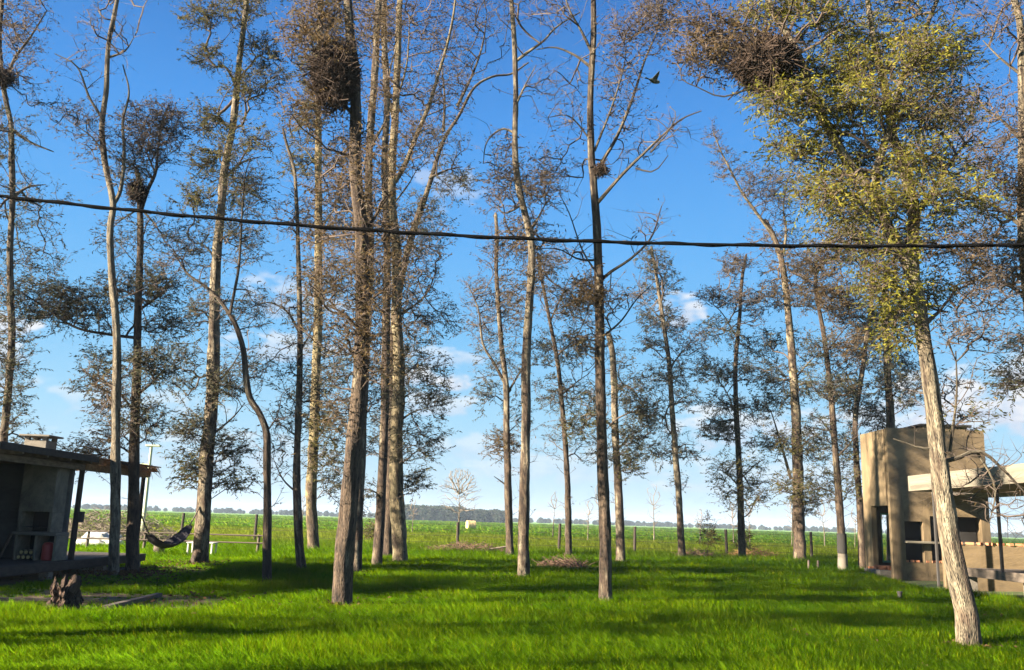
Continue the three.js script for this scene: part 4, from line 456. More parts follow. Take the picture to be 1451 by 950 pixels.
// ---------------------------------------------------------------- open shed with grill, on the left
{
  const t = thing('open_shed', 'dark open fronted barbecue shed on a raised deck with plank roof', 'shed', [-10.2, 0, -22]);
  const L = (x0, x1, y0, y1, z0, z1) => rbox(x0, x1, y0, y1, z0, z1, 0.008);
  const boards = []; for (let z = 4.0; z > -4.3; z -= 0.145) boards.push(box(-4.6, 0.16, 0.34, 0.385, z - 0.135, z));
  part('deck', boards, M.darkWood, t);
  for (const x of [0.05, -2.2, -4.4]) part('deck_beam', L(x - 0.05, x + 0.05, 0.17, 0.337, -4.3, 4.0), M.darkWood, t);
  part('deck_fascia', L(0.163, 0.193, 0.2, 0.375, -4.32, 4.0), M.darkWood, t);
  for (const z of [-4.1, -1.9, 0.9, 3.7]) part('pier', rbox(-0.1, 0.12, -0.05, 0.169, z - 0.11, z + 0.11, 0.02), M.concrete, t);
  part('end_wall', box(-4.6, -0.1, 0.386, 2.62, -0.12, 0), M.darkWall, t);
  part('end_wall', box(-4.6, -0.3, 0.386, 2.6, 3.85, 3.97), M.darkWall, t);  // unseen near end, added to keep light out of the shed
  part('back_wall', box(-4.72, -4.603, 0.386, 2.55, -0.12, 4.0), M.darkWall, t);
  // roof: plank deck on rafters
  const slope = x => 2.78 + x * 0.03;
  const rb = []; for (let z = 4.1; z > -0.2; z -= 0.2) { const g = rbox(-5.0, 0.35, -0.018, 0.018, z - 0.196, z, 0.006); g.rotateZ(0.03); g.translate(0, 2.775, 0); rb.push(g); }
  part('roof_deck', rb, M.metalRoof, t);
  part('roof_fascia', L(0.353, 0.383, 2.66, 2.81, -0.25, 4.1), M.darkWood, t);
  for (let z = 0.05; z < 4.0; z += 1.05) { const g = L(-4.9, 0.34, -0.07, 0.07, z - 0.035, z + 0.035); g.rotateZ(0.03); g.translate(0, 2.682, 0); part('rafter', g, M.wood, t); }
  part('roof_beam', L(-0.06, 0.06, 2.47, 2.605, -4.25, 4.0), M.wood, t);
  for (const z of [-0.22, 3.8]) part('post', rod([0, 0.386, z], [0.02, 2.47, z], 0.07, 0.062, 10), M.darkWood, t);
  part('post', rod([0, 0.386, -4.05], [0.0, 2.47, -4.05], 0.06, 0.055, 10), M.darkWood, t);
  part('post', rod([-3.9, 0.386, -4.05], [-3.9, 2.6, -4.05], 0.06, 0.055, 10), M.darkWood, t);
  // cane pergola past the end wall
  const rng = rngOf(31);
  part('pergola_fascia', L(0.06, 0.10, 2.49, 2.63, -4.3, -0.26), M.orangeWood, t);
  for (let z = -0.6; z > -4.3; z -= 0.72) { const g = L(-4.2, 0.3, -0.055, 0.055, z - 0.03, z + 0.03); g.rotateZ(0.012); g.translate(0, 2.685, 0); part('rafter', g, M.orangeWood, t); }
  const cane = []; for (let i = 0; i < 230; i++) { const x = -4.1 + 4.45 * (i + rng() * 0.8) / 230; cane.push(rod([x + (rng() - .5) * .06, 2.765 + rng() * 0.02, -0.3 + rng() * 0.06], [x + (rng() - .5) * .12, 2.76 + rng() * 0.03, -4.3 - rng() * 0.3], 0.011, 0.008, 4)); }
  part('cane_cover', cane, M.orangeWood, t);
  const droop = []; for (let i = 0; i < 90; i++) { const z = -0.3 - rng() * 4.1; droop.push(rod([0.1 + rng() * 0.25, 2.74, z], [0.2 + rng() * 0.25, 2.74 - 0.05 - rng() * 0.28, z + (rng() - .5) * .5], 0.009, 0.005, 4)); }
  part('loose_cane', droop, M.orangeWood, t).userData.label = 'loose broken canes hanging from the pergola edge';
  // masonry grill against the end wall
  const gr = part('grill_hood', rbox(-0.95, -0.17, 1.47, 2.6, 0.003, 0.6, 0.01), M.cream, t); gr.userData.label = 'cream plastered hood of the grill';
  part('grill_jamb', rbox(-0.95, -0.87, 1.02, 1.467, 0.003, 0.58), M.cream, t); part('grill_jamb', rbox(-0.25, -0.17, 1.02, 1.467, 0.003, 0.58), M.cream, t);
  part('firebox', [box(-0.867, -0.253, 1.02, 1.467, 0.003, 0.03)], M.nearBlack, t);
  part('grill_counter', rbox(-1.0, 0.0, 0.94, 1.017, 0.003, 0.66), M.concrete, t);
  for (const x of [-0.95, -0.5, -0.06]) part('grill_leg', rbox(x, x + 0.06, 0.387, 0.937, 0.003, 0.6), M.cream, t);
  part('niche_back', box(-0.88, -0.07, 0.387, 0.937, 0.003, 0.02), M.nearBlack, t);  // near-black sheet across the back of both niches
  const br = rod([-1.25, 0.387, 0.62], [-1.03, 0.96, 0.62], 0.035, 0.035, 6); part('brace', br, M.greyWood, t);
  part('grate', [0, 1, 2, 3, 4, 5, 6].map(i => rod([-0.84 + i * 0.095, 1.14, 0.05], [-0.84 + i * 0.095, 1.12, 0.55], 0.006, 0.006, 5)), M.darkTrim, t);
  const ch = part('chimney', rbox(-1.2, -0.68, 2.72, 3.12, -0.25, 0.27, 0.01), M.concrete, t);
  for (const [x, z] of [[-1.2, -0.25], [-0.78, -0.25], [-1.2, 0.17], [-0.78, 0.17]]) part('cap_leg', box(x, x + 0.1, 3.121, 3.2, z, z + 0.1), M.concrete, ch);
  part('chimney_cap', rbox(-1.3, -0.58, 3.202, 3.245, -0.35, 0.37, 0.01), M.concrete, ch);
  part('meter_box', rbox(0.075, 0.17, 1.25, 1.5, -0.3, -0.14, 0.01), M.darkTrim, t);
}
{ // firewood, gas bottle, chair and stool on the deck
  const rng = rngOf(3);
  for (let i = 0; i < 7; i++) { const y = 0.45 + (i > 3 ? 0.11 : 0), x = -11.05 + (i % 4) * 0.11 + (i > 3 ? 0.05 : 0); const t = thing('firewood_log', 'split firewood log stacked in the left niche under the grill', 'log', [x, y, -21.7], 0, 'firewood under the grill'); part('log_body', rod([0, 0, -0.2], [(rng() - .5) * .04, 0.01, 0.22], 0.05, 0.045, 8), M.wood, t); part('cut_end', rod([0, 0, 0.222], [0, 0, 0.226], 0.04, 0.04, 8), M.hay, t); }
  const b = thing('gas_bottle', 'red gas bottle standing in the right niche under the grill', 'gas bottle', [-10.46, 0.387, -21.6]);
  part('tank', new THREE.LatheGeometry([[0.001, 0], [0.12, 0], [0.13, 0.03], [0.13, 0.32], [0.10, 0.39], [0.03, 0.41], [0.001, 0.41]].map(p => new THREE.Vector2(...p)), 16), M.red, b); part('valve', rod([0, 0.41, 0], [0, 0.47, 0], 0.02, 0.015), M.darkTrim, b);
  const s = thing('stool', 'low stool with pale seat and thin white legs on the deck', 'stool', [-11.05, 0.387, -20.0], 0.3);
  part('seat', rbox(-0.17, 0.17, 0.36, 0.39, -0.15, 0.15), M.greyWood, s); for (const [x, z] of [[-1, -1], [1, -1], [-1, 1], [1, 1]]) part('leg', rod([x * 0.2, 0, z * 0.17], [x * 0.14, 0.36, z * 0.12], 0.013, 0.013, 6), M.white, s);
  const c = thing('plastic_chair', 'red plastic chair in the dark of the shed', 'chair', [-11.5, 0.387, -20.6], 0.5);
  part('seat', rbox(-0.22, 0.22, 0.42, 0.45, -0.21, 0.21, 0.014), M.red, c); const bk = rbox(-0.21, 0.21, 0.45, 0.85, -0.02, 0.02, 0.014); bk.rotateX(-0.15); bk.translate(0, 0.02, -0.12); part('backrest', bk, M.red, c);
  for (const [x, z] of [[-1, -1], [1, -1], [-1, 1], [1, 1]]) part('leg', rod([x * 0.23, 0, z * 0.22], [x * 0.2, 0.42, z * 0.18], 0.02, 0.022, 6), M.red, c);
}

// ---------------------------------------------------------------- tan house, on the right
{
  const t = thing('tower_house', 'tan plastered tower with a flat roof and a tall doorway', 'house', [13.4, 0, -32.6]);
  const B = (x0, x1, y0, y1, z0, z1) => rbox(x0, x1, y0, y1, z0, z1, 0.015);
  // side wall facing the lawn, with the tall opening reaching the corner
  part('wall', [B(0, 0.2, 0, 5.22, -2.4, -1.66), box(0.002, 0.2, 2.53, 5.218, -1.66, -0.22)], M.tan, t);
  part('wall', [box(0.04, 3.5, 2.9, 5.25, -0.2, 0), box(0.04, 0.5, 0, 2.9, -0.2, 0), box(0.5, 1.15, 0, 0.6, -0.2, 0), box(0.5, 1.15, 2.0, 2.9, -0.2, 0), box(1.15, 1.4, 0, 2.9, -0.2, 0), box(1.4, 3.2, 2.2, 2.9, -0.2, 0), box(1.4, 3.2, 0, 0.6, -0.2, 0), box(3.2, 3.5, 0, 2.9, -0.2, 0)], M.tan, t);
  part('wall', box(3.3, 3.5, 0, 5.2, -2.4, -0.203), M.tan, t);
  part('wall', [box(0.203, 0.55, 0, 5.2, -2.4, -2.2), box(0.55, 1.45, 2.3, 5.2, -2.4, -2.2), box(1.45, 3.297, 0, 5.2, -2.4, -2.2), box(0.55, 1.45, 0, 0.5, -2.4, -2.2)], M.tan, t);
  part('roof_slab', box(0.2, 3.3, 4.95, 5.1, -2.2, -0.2), M.concrete, t);
  part('roof_lid', B(1.3, 3.15, 5.38, 5.45, -1.7, -0.1), M.darkTrim, t);
  part('tank_housing', box(1.45, 3.0, 5.1, 5.379, -1.6, -0.2), M.tan, t);
  part('parapet', box(2.75, 3.502, 5.0, 5.12, -0.21, 0.012), M.tan, t);
  part('doorstep', B(-0.35, 0.5, 0, 0.3, -1.66, -0.22), M.concrete, t);
  const w = part('window', [box(0.55, 0.62, 0.5, 2.3, -2.36, -2.26), box(1.38, 1.45, 0.5, 2.3, -2.36, -2.26), box(0.62, 1.38, 2.23, 2.3, -2.36, -2.26), box(0.62, 1.38, 0.5, 0.57, -2.36, -2.26), box(0.97, 1.03, 0.57, 2.23, -2.36, -2.26)], M.green, t);
  part('pane', box(0.62, 0.97, 0.57, 2.23, -2.315, -2.31), M.glass, w); part('pane', box(1.03, 1.38, 0.57, 2.23, -2.315, -2.31), M.glass, w);
  const rng = rngOf(8);
  for (let i = 0; i < 12; i++) { const g = rbox(-0.11, 0.11, -0.035, 0.035, -0.055, 0.055, 0.006); g.rotateY((rng() - .5) * 0.7); g.translate(-0.12 + (i % 2) * 0.24 + (rng() - .5) * .05, 0.337 + (i > 7 ? 0.072 : 0), -1.5 + (i % 6) * 0.22); part('brick', g, M.brick, t); }
  // sill bricks under the niche openings
  for (let i = 0; i < 14; i++) { const g = rbox(-0.06, 0.06, -0.035, 0.035, -0.09, 0.09, 0.006); g.rotateY((rng() - .5) * 0.9); g.translate(0.56 + i * 0.185 + (i > 2 ? 0.12 : 0), 0.637 + rng() * 0.015, -0.08); part('brick', g, M.brick, t); }
  part('counter', B(0.45, 3.25, 1.25, 1.33, -0.16, 0.25), M.cream, t);
  part('inner_wall', box(0.45, 3.25, 0, 2.9, -0.6, -0.5), M.nearBlack, t);  // black sheet: deep shade inside the openings put into its colour
}
{
  const t = thing('veranda', 'long veranda with cream awning and raised deck joined to the tan tower', 'veranda', [12.2, 0, -28.2]);
  const B = (x0, x1, y0, y1, z0, z1) => rbox(x0, x1, y0, y1, z0, z1, 0.012);
  part('awning_fascia', B(0, 0.14, 2.84, 3.3, 0.14, 15), M.cream, t);
  part('awning_fascia', B(0, 4.8, 2.84, 3.3, 0, 0.137), M.cream, t);
  part('awning_roof', box(0.143, 4.8, 2.98, 3.12, 0.14, 15), M.concrete, t);
  part('soffit', box(0.143, 4.8, 2.86, 2.9, 0.14, 15), M.wood, t); part('awning_roof', box(2.7, 4.8, 2.9, 3.05, -4.38, -0.003), M.concrete, t);
  part('deck', box(0.12, 4.7, 0.56, 0.72, 2.6, 15), M.greyWood, t);
  part('deck_edge', B(0.05, 0.117, 0.52, 0.74, 2.6, 15), M.greyWood, t);
  for (const z of [2.7, 5.6, 8.5, 11.4]) part('pier', B(0.2, 0.45, -0.05, 0.558, z, z + 0.25), M.concrete, t);
  for (const z of [1.25, 4.75, 8.25, 11.75]) part('post', B(0.13, 0.2, z < 2 ? -0.05 : 0.721, 2.858, z, z + 0.07), M.darkTrim, t);
  part('back_wall', box(4.5, 4.7, 0.722, 2.858, 0.2, 15), M.tan, t);
  part('half_wall', B(0.6, 0.78, 0.722, 1.5, 5.7, 13.5), M.tan, t);
  part('half_wall', B(0.78, 4.4, -0.05, 1.3, 0.24, 0.42), M.tan, t);
  part('upper_wall', B(1.2, 4.6, 3.122, 3.75, 7.0, 14.8), M.tan, t);
  part('rubble', [0, 1, 2, 3, 4, 5, 6, 7].map(i => { const g = rbox(-0.12, 0.12, -0.04, 0.04, -0.06, 0.06, 0.008); g.rotateY(i * 1.3); g.translate(1.0 + i * 0.3, 1.345, 0.33); return g; }), M.brick, t);
}
{ // things on the grass by the house
  const rng = rngOf(14);
  for (const [x, z, s, l] of [[12.6, -33.2, 0.16, 'pale rounded stone lying at the foot of the tan tower'], [8.6, -22.2, 0.07, 'small grey stone beside the trodden path']]) { const g = new THREE.IcosahedronGeometry(s, 2), p = g.attributes.position; for (let i = 0; i < p.count; i++) { const k = 1 + 0.3 * N3(p.getX(i) * 7 + z, p.getY(i) * 7, p.getZ(i) * 7); p.setXYZ(i, p.getX(i) * k * 1.3, p.getY(i) * k * 0.75, p.getZ(i) * k); } g.computeVertexNormals(); g.translate(0, s * 0.5, 0); const o = part('stone', g, M.concrete); o.position.set(x, 0, z); tag(o, l, 'stone'); }
  const o = thing('pipe_stub', 'short black pipe stub sticking out of the trodden path', 'pipe', [9.35, 0, -22.4]); part('pipe_body', rod([0, -0.05, 0], [0, 0.2, 0], 0.05, 0.05, 10), M.darkTrim, o); part('pipe_cap', rod([0, 0.2, 0], [0, 0.24, 0], 0.062, 0.062, 10), M.darkTrim, o);
  for (const dx of [-0.16, 0.12]) { const k = thing('stake', 'short pale stake standing beside the banded tree', 'stake', [12.25 + dx, 0, -37.4 + dx], 0, 'pair of pale stakes'); part('stake_body', rod([0, -0.1, 0], [0.02, 0.42, 0], 0.05, 0.045, 7), M.greyWood, k); }
}
{ // black band and white wash belong to the banded tree
  const t = scene.children.find(o => o.userData.label?.startsWith('thin tree with a black painted band'));
  const pts = []; for (let i = 0; i <= 8; i++) { const y = 0.74 + i * 0.095; pts.push(V(trunkAt(20, y) - TREES[20].trunk[0][0], y, 0)); } part('painted_band', tube(pts, () => 0.185, 14, null, 0.06, 3), M.nearBlack, t);
  const p2 = []; for (let i = 0; i <= 8; i++) { const y = -0.05 + i * 0.097; p2.push(V(trunkAt(20, y) - TREES[20].trunk[0][0], y, 0)); } part('whitewash', tube(p2, f => 0.205 - 0.03 * f, 14, null, 0.06, 3), M.wash = std([0.16, 0.14, 0.115], 0.95), t);
}

// ---------------------------------------------------------------- hammock
{
  const t = thing('hammock', 'dark hammock slung between the pergola post and the leaning white tree', 'hammock');
  const A = V(-10.14, 1.42, -26.05), Bp = V(-9.28, 1.75, -28.3), at = f => { const p = A.clone().lerp(Bp, f); p.y -= 1.02 * 4 * f * (1 - f) * (1 + .12 * (0.5 - f)); return p; };
  const g = new THREE.BufferGeometry(), P = [], idx = [], nu = 24, nv = 10, side = V(Bp.z - A.z, 0, -(Bp.x - A.x)).normalize();
  for (let i = 0; i <= nu; i++) for (let j = 0; j <= nv; j++) { const f = 0.16 + 0.68 * i / nu, w = 0.32 * Math.pow(Math.sin(Math.PI * (0.06 + 0.88 * i / nu)), 0.6), s = j / nv * 2 - 1, c = at(f); c.y += 0.10 * s * s * Math.sin(Math.PI * i / nu) + 0.012 * Math.sin(i * 2.1 + j * 3); c.addScaledVector(side, s * w); P.push(c.x, c.y, c.z); if (i < nu && j < nv) { const k = i * (nv + 1) + j; idx.push(k, k + 1, k + nv + 1, k + 1, k + nv + 2, k + nv + 1); } }
  g.setAttribute('position', new THREE.Float32BufferAttribute(P, 3)); g.setIndex(idx); g.computeVertexNormals();
  const m2 = g.clone(); m2.translate(0, -0.025, 0); part('cloth', [g, m2], M.cloth, t);
  part('rope', tube([at(0), at(0.08), at(0.17)], () => 0.022, 6), M.rope, t); part('rope', tube([at(0.83), at(0.92), at(1)], () => 0.022, 6), M.rope, t);
}

// ---------------------------------------------------------------- stump, planks, brush piles
{
  const t = thing('tree_stump', 'gnarled hollow brown stump with spreading roots on bare earth', 'stump', [-6.54, 0, -14.2]); t.scale.set(0.8, 0.85, 0.8);
  const g = new THREE.CylinderGeometry(0.2, 0.3, 0.56, 72, 28), p = g.attributes.position;
  for (let i = 0; i < p.count; i++) {   // fluted, split wood with a ragged hollow top
    const x = p.getX(i), y = p.getY(i) + 0.28, z = p.getZ(i), a = Math.atan2(z, x), r = Math.hypot(x, z), ca = Math.cos(a), sa = Math.sin(a);
    const flute = Math.abs(N3(ca * 2.6, sa * 2.6, y * 0.9 + 4)) * 0.9 + 0.35 * N3(ca * 7, sa * 7, y * 2.2), k = 0.72 + flute + 1.6 * Math.max(0, 0.22 - y) * Math.max(0, Math.sin(a * 4 + 1)) + 0.25 * N3(x * 9, y * 9, z * 9), top = smooth(0.22, 0.56, y);
    p.setXYZ(i, x * k + top * 0.05 * Math.sin(y * 9), y + top * (0.26 * N3(ca * 1.8 + 3, sa * 1.8, 2) + 0.14 * N3(ca * 5, sa * 5, 7) - (r < 0.13 ? 0.3 : 0)), z * k);
  }
  g.computeVertexNormals(); part('stump_body', g, M.stumpWood = std([0.085, 0.052, 0.036], 0.97, { bumpMap: barkBump, bumpScale: 0.03, map: barkTex }), t);
  for (const [a, l, h] of [[3.2, 0.5, 0.22], [2.6, 0.42, .2], [0.3, 0.42, 0.2], [1.2, 0.45, 0.18], [4.6, 0.4, 0.2], [2.0, 0.4, 0.16]]) part('root', tube(catmull([V(Math.cos(a) * 0.2, h, Math.sin(a) * 0.2), V(Math.cos(a) * 0.36, h * 0.5, Math.sin(a) * 0.36), V(Math.cos(a) * l, 0.0, Math.sin(a) * l)], 0.05), f => mix(0.085, 0.025, f), 8, null, 0.3, a), M.stumpWood, t);
  part('burl', tube([V(0.12, 0.45, 0.05), V(0.2, 0.58, 0.03), V(0.17, 0.68, 0)], f => 0.13 - 0.05 * f, 10, null, 0.5, 3), M.stumpWood, t);
}
{
  const lay = (a, b, w, h, label) => { const A = V(...a), Bv = V(...b), d = Bv.clone().sub(A), o = part('plank', rbox(-w / 2, w / 2, 0, h, -d.length() / 2, d.length() / 2, 0.006), M.greyWood); o.position.copy(A.add(Bv).multiplyScalar(0.5)); o.rotation.y = Math.atan2(d.x, d.z); tag(o, label, 'plank'); return o; };
  lay([-6.2, 0.03, -14.9], [-6.3, 0.05, -17.4], 0.12, 0.07, 'weathered plank lying on the bare earth behind the stump');
  lay([-8.6, 0.03, -15.9], [-6.9, 0.03, -16.3], 0.10, 0.05, 'short plank lying between the stump and the shed deck');
}
function brush(name, label, x, z, rx, ry, n, mat, seed, cat = 'brush pile', rz = 0.6) {
  const rng = rngOf(seed), gs = [];
  for (let i = 0; i < n; i++) { const a = rng() * 6.283, r = Math.sqrt(rng()), px = Math.cos(a) * r * rx, pz = Math.sin(a) * r * rx * rz, h = ry * (1 - r * r) * (0.3 + 0.8 * rng()), d = rng() * 6.283, L = 0.2 + 0.6 * rng(); gs.push(rod([px - Math.cos(d) * L / 2, Math.max(0.01, h - 0.08 + (rng() - .5) * 0.2), pz - Math.sin(d) * L / 2], [px + Math.cos(d) * L / 2, h + 0.06 + (rng() - .3) * 0.3, pz + Math.sin(d) * L / 2], 0.008 + 0.012 * rng(), 0.005, 4)); }
  const t = thing(name, label, cat, [x, 0, z]); part('sticks', gs, mat, t).userData.kind = 'stuff';
  return t;
}
brush('brush_pile', 'heap of brown twigs on the lawn behind the brown barked tree', 1.9, -31.2, 1.0, 0.42, 320, M.heap = std([0.14, 0.085, 0.055], 0.95), 41);
const bp = brush('brush_pile', 'long heap of pale cut branches by the fence near the hay bale', -1.9, -46, 2.2, 0.45, 420, M.heap, 42);
part('branch', rod([0.4, 0.05, 0.5], [2.2, 0.4, 0.1], 0.06, 0.04), M.twigPale, bp);
brush('brush_pile', 'low heap of rust brown litter beside the sturdy streaked tree', 13.0, -49.5, 1.7, 0.5, 420, M.orangeWood, 43);
brush('brush_pile', 'low litter heap at the foot of the feathery tree', 9.7, -47.5, 1.2, 0.4, 260, M.heap, 45);
brush('dry_hedge', 'grey bank of dry brushwood behind the hammock and pergola', -18.4, -44, 3.6, 1.5, 1700, M.twigPale, 44, 'brushwood', 0.35);
{ // white tarpaulin heap
  const g = new THREE.SphereGeometry(1, 40, 20, 0, 6.2832, 0, 1.6), p = g.attributes.position; for (let i = 0; i < p.count; i++) { const x = p.getX(i), y = p.getY(i), z = p.getZ(i), k = 1 + 0.32 * N3(x * 2.2 + 3, y * 2, z * 2.2) + 0.16 * N3(x * 5, y * 5, z * 5); p.setXYZ(i, x * 0.95 * k, Math.max(-0.02, y * 0.62 * k), z * 0.6 * k); } g.computeVertexNormals();
  const o = part('tarpaulin', g, M.white); o.position.set(-17.0, 0, -39.5); tag(o, 'crumpled white tarpaulin heap on the grass behind the pergola', 'tarpaulin');
}
{ // white garden table behind the leaning tree
  const t = thing('garden_table', 'low white wooden table behind the leaning white tree', 'table', [-11.0, 0, -34]);
  part('tabletop', rbox(-0.42, 0.55, 0.46, 0.5, -0.3, 0.3), M.white, t); for (const [x, z] of [[-0.36, -0.24], [0.49, -0.24], [-0.36, 0.24], [0.49, 0.24]]) part('leg', rbox(x - 0.03, x + 0.03, 0, 0.459, z - 0.03, z + 0.03), M.white, t);
  const b = thing('tree_block', 'cut round of trunk set upright as a seat behind the hammock', 'log seat', [-12.3, 0, -33.5]); part('block', rod([0, -0.03, 0], [0.01, 0.5, 0], 0.2, 0.18, 16), M.greyWood, b); part('cut_top', rod([0.01, 0.501, 0], [0.01, 0.507, 0], 0.165, 0.165, 16), M.hay, b);
}
// ---------------------------------------------------------------- wire fence, pole, bale, saplings, far woods
{
  const t = thing('wire_fence', 'wire fence on dark wooden posts between the lawn and the pasture', 'fence', [0, 0, -51]);
  const xs = [-36, -30.5, -24.5, -17.6, -13.6, -9.0, -6, -2.6, 2.9, 7.0, 12.0, 16.6, 21.5, 27, 33]; const rng = rngOf(4);
  for (const x of xs) part('post', rod([x, -0.1, (rng() - .5) * .2], [x + (rng() - .5) * .1, 1.42 + rng() * .1, 0], 0.085, 0.075, 8), M.darkWood, t);
  for (const y of [0.35, 0.7, 1.02, 1.3]) part('wire', tube(xs.map((x, i) => V(x, y - (i % 2 ? 0.0 : 0.012), 0.09)), () => 0.006, 4), M.darkTrim, t);
  const r = thing('rail_fence', 'low weathered rail fence behind the hammock', 'fence', [-15, 0, -36.5]);
  for (const x of [-3.4, -1.2, 1.0, 3.2, 5.4]) part('post', rod([x, -0.05, 0], [x + .03, 0.78, 0], 0.06, 0.055, 8), M.greyWood, r); for (const y of [0.42, 0.7]) part('rail', rod([-3.6, y, 0.08], [5.6, y + 0.03, 0.08], 0.035, 0.03, 6), M.greyWood, r);
  const u = thing('light_pole', 'pale green light pole with a flat head beyond the dry brushwood', 'light pole', [-23.2, 0, -60]); part('pole', rod([0, -0.2, 0], [0, 5.6, 0], 0.13, 0.09, 12), M.pole = std([0.40, 0.46, 0.30], 0.6), u); part('lamp_head', rbox(-0.35, 0.6, 5.6, 5.72, -0.16, 0.16, 0.03), M.pole, u); part('crossbar', rod([-0.6, 4.45, 0], [0.1, 4.45, 0], 0.05, 0.05, 8), M.pole, u);
}
{
  const b = thing('hay_bale', 'round straw hay bale lying on the green field', 'hay bale', [-5.2, 0, -138], 0.35);
  const g = new THREE.CylinderGeometry(0.7, 0.7, 1.2, 36, 8), p = g.attributes.position; for (let i = 0; i < p.count; i++) { const k = 1 + 0.07 * N3(p.getX(i) * 5, p.getY(i) * 5, p.getZ(i) * 5); p.setXYZ(i, p.getX(i) * k, p.getY(i), p.getZ(i) * k); } g.rotateZ(Math.PI / 2); g.translate(0, 0.72, 0); g.computeVertexNormals(); part('straw_roll', g, M.hay, b); for (const x of [-0.4, 0, 0.4]) { const n = new THREE.TorusGeometry(0.712, 0.012, 5, 30); n.rotateY(Math.PI / 2); n.translate(x, 0.72, 0); part('twine', n, M.twigPale, b); }
}
function bareTree(label, x, z, h, w, n, seed, group, pale = true) {
  const rng = rngOf(seed), t = thing('bare_tree', label, 'tree', [x, 0, z], 0, group), lean = (rng() - .5) * .3, pts = catmull([V(0, -0.1, 0), V(lean * 0.3, h * 0.3, 0.05), V(lean, h * 0.62, 0)], 0.2);
  part('trunk', tube(pts, f => mix(0.011 * h + 0.015, 0.02, f), 8, barkColour([pale ? 0.8 : 0.4, 0.2, 0.1], seed), 0.1, seed), M.bark, t);
  const targets = []; for (let i = 0; i < n; i++) { const a = rng() * 6.283, f = Math.pow(rng(), 0.75), y = h * (0.34 + 0.66 * f), r = w * 0.5 * Math.sqrt(rng()) * Math.sin(Math.PI * Math.min(0.95, 0.18 + 0.72 * f)); targets.push({ p: V(Math.cos(a) * r + lean * f, y, Math.sin(a) * r), leaf: 0, kind: 'P' }); }
  part('branches', twigGeometry(growTwigs(pts.filter((p, i) => i > 2).map(p => ({ p, r: 0.03 })), targets, rng, { tip: 0.008 + 0.00007 * -z, bf: 0.5 })), M.twigPale, t); return t;
}
bareTree('wide bare leafless tree with fine pale twigs near the hay bale', -4.0, -80, 5.9, 4.4, 420, 61, null);
{
  const g = 'bare saplings in the pasture', l = 'thin leafless sapling with pale stem standing in the pasture';
  [[4.2, -84, 4.4, 1.5], [8.8, -88, 5.2, 1.8], [7.0, -80, 3.6, 1.2], [13.6, -86, 5.4, 2.2], [20.4, -84, 3.8, 1.4], [22.9, -88, 4.2, 1.4], [25.0, -82, 4.6, 1.6], [29.6, -87, 4.6, 2.0], [32, -86, 3.8, 1.4], [17.2, -83, 3.2, 1.0], [6.0, -95, 4.6, 1.6], [-9, -90, 3.4, 1.3], [-20, -92, 3.6, 1.4], [36, -90, 4.2, 1.5]].forEach(([x, z, h, w], i) => bareTree(l, x, z, h, w, 60, 70 + i, g));
  for (const [x, z, h] of [[10.6, -49.3, 1.9], [12.6, -50.0, 1.5], [-6.6, -47, 1.2]]) { const s = { label: 'young green leafy sapling growing at the wire fence', z, r0: 0.018, r1: 0.008, bark: [0.3, 0, 0.2], trunk: [[x, -0.05], [x + 0.03, h * 0.5], [x, h]], limbs: [], clumps: [[x, h * 0.75, 0.35, h * 0.3, 40, 0.8, 'O'], [x + 0.2, h * 0.5, 0.3, 0.3, 24, 0.8, 'L']], leaf: 0.8, seed: 80 + Math.round(x), tip: 0.006 }; buildTree(s, 'fence saplings'); }
}
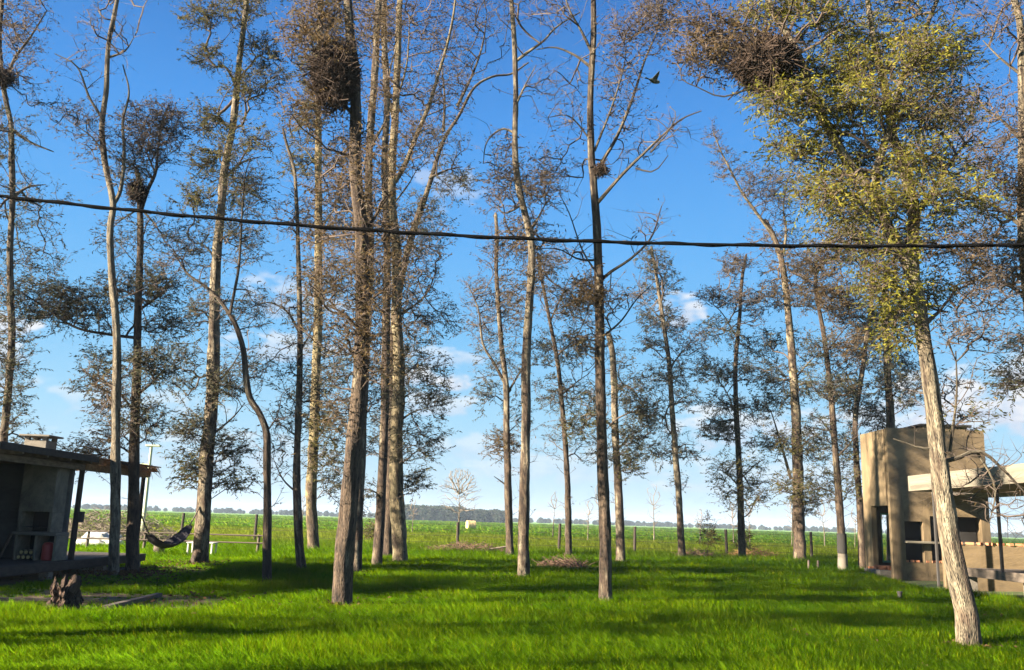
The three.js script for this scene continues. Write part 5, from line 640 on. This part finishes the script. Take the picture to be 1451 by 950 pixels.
{ // far woods along the horizon: read as one mass
  const rng = rngOf(55), variants = [0, 1, 2].map(v => {
    const r = rngOf(200 + v), list = []; for (let i = 0; i < 420; i++) { const a = r() * 6.283, u = r(), q = Math.pow(r(), 0.4), w = Math.sin(Math.PI * (0.12 + 0.8 * u)) * 0.5; list.push([V(Math.cos(a) * w * q, 0.06 + u * 0.9 + (r() - .5) * 0.1, Math.sin(a) * w * q), V(r() - .5, r() - .5, r() - .5).normalize(), 0.16 + 0.12 * r(), 0.13, [0.8 + 0.4 * r(), 0.8 + 0.4 * r(), 0.8 + 0.4 * r()], r() * 6]); } return leafGeometry(list);
  });
  const spots = [];
  for (let i = 0; i < 900; i++) spots.push([(rng() * 2 - 1) * 760, -(900 + rng() * 160), 2.6 + rng() * 2.8, 1]);
  for (let i = 0; i < 260; i++) spots.push([-62 + rng() * 64, -(560 + rng() * 60), 5 + rng() * 2.5, 0]);
  for (let i = 0; i < 120; i++) spots.push([-62 + rng() * 34, -(560 + rng() * 60), 7 + rng() * 1.8, 0]);
  variants.forEach((g, k) => { const mine = spots.filter((s, i) => i % 3 === k), m = new THREE.InstancedMesh(g, M.leaf, mine.length), o = new THREE.Object3D(), c = new THREE.Color(); mine.forEach((s, i) => { o.position.set(s[0], 0, s[1]); o.rotation.y = rng() * 6; o.scale.set(s[2] * (0.9 + rng() * 0.7), s[2], s[2] * 0.9); o.updateMatrix(); m.setMatrixAt(i, o.matrix); const v = 0.75 + 0.5 * rng(); c.setRGB(0.05 * v, 0.065 * v, 0.045 * v); m.setColorAt(i, c); }); m.name = numbered('distant_woods'); tag(m, 'low dark line of far woods along the flat horizon', 'woods', null, 'stuff'); scene.add(m); });
}
{ // bird
  const t = thing('bird', 'small dark bird flying beside the bare limbs', 'bird', [3.15, 11.87, -20], 0.6);
  const body = new THREE.SphereGeometry(1, 14, 10); body.scale(0.16, 0.06, 0.055); const p = body.attributes.position; for (let i = 0; i < p.count; i++) { const f = 1 - 0.5 * smooth(0, -0.16, p.getX(i)); p.setY(i, p.getY(i) * f); p.setZ(i, p.getZ(i) * f); } body.computeVertexNormals();
  part('body', body, M.feather = std([0.05, 0.06, 0.04], 0.9), t);
  const wing = s => { const sh = new THREE.Shape(); sh.moveTo(0.07, 0); sh.quadraticCurveTo(0.06, 0.16, -0.04, 0.27); sh.quadraticCurveTo(-0.06, 0.12, -0.07, 0); const g = new THREE.ExtrudeGeometry(sh, { depth: 0.008, bevelEnabled: false }); g.rotateX(s * 1.05); g.translate(0, 0.02, 0.01 * s); return g; };
  part('wing', wing(1), M.feather, t); part('wing', wing(-1), M.feather, t);
  const tl = new THREE.Shape(); tl.moveTo(-0.12, 0.012); tl.lineTo(-0.27, 0.035); tl.lineTo(-0.27, -0.035); tl.lineTo(-0.12, -0.012); const tg = new THREE.ExtrudeGeometry(tl, { depth: 0.006, bevelEnabled: false }); tg.rotateX(Math.PI / 2); part('tail', tg, M.feather, t); part('head', new THREE.SphereGeometry(0.042, 10, 8).translate(0.15, 0.018, 0), M.feather, t); part('beak', rod([0.185, 0.015, 0], [0.215, 0.008, 0], 0.012, 0.002, 6), M.hay, t);
}

scene.traverse(o => { if (o.isMesh) { o.castShadow = true; o.receiveShadow = true; } });
renderer.render(scene, camera);
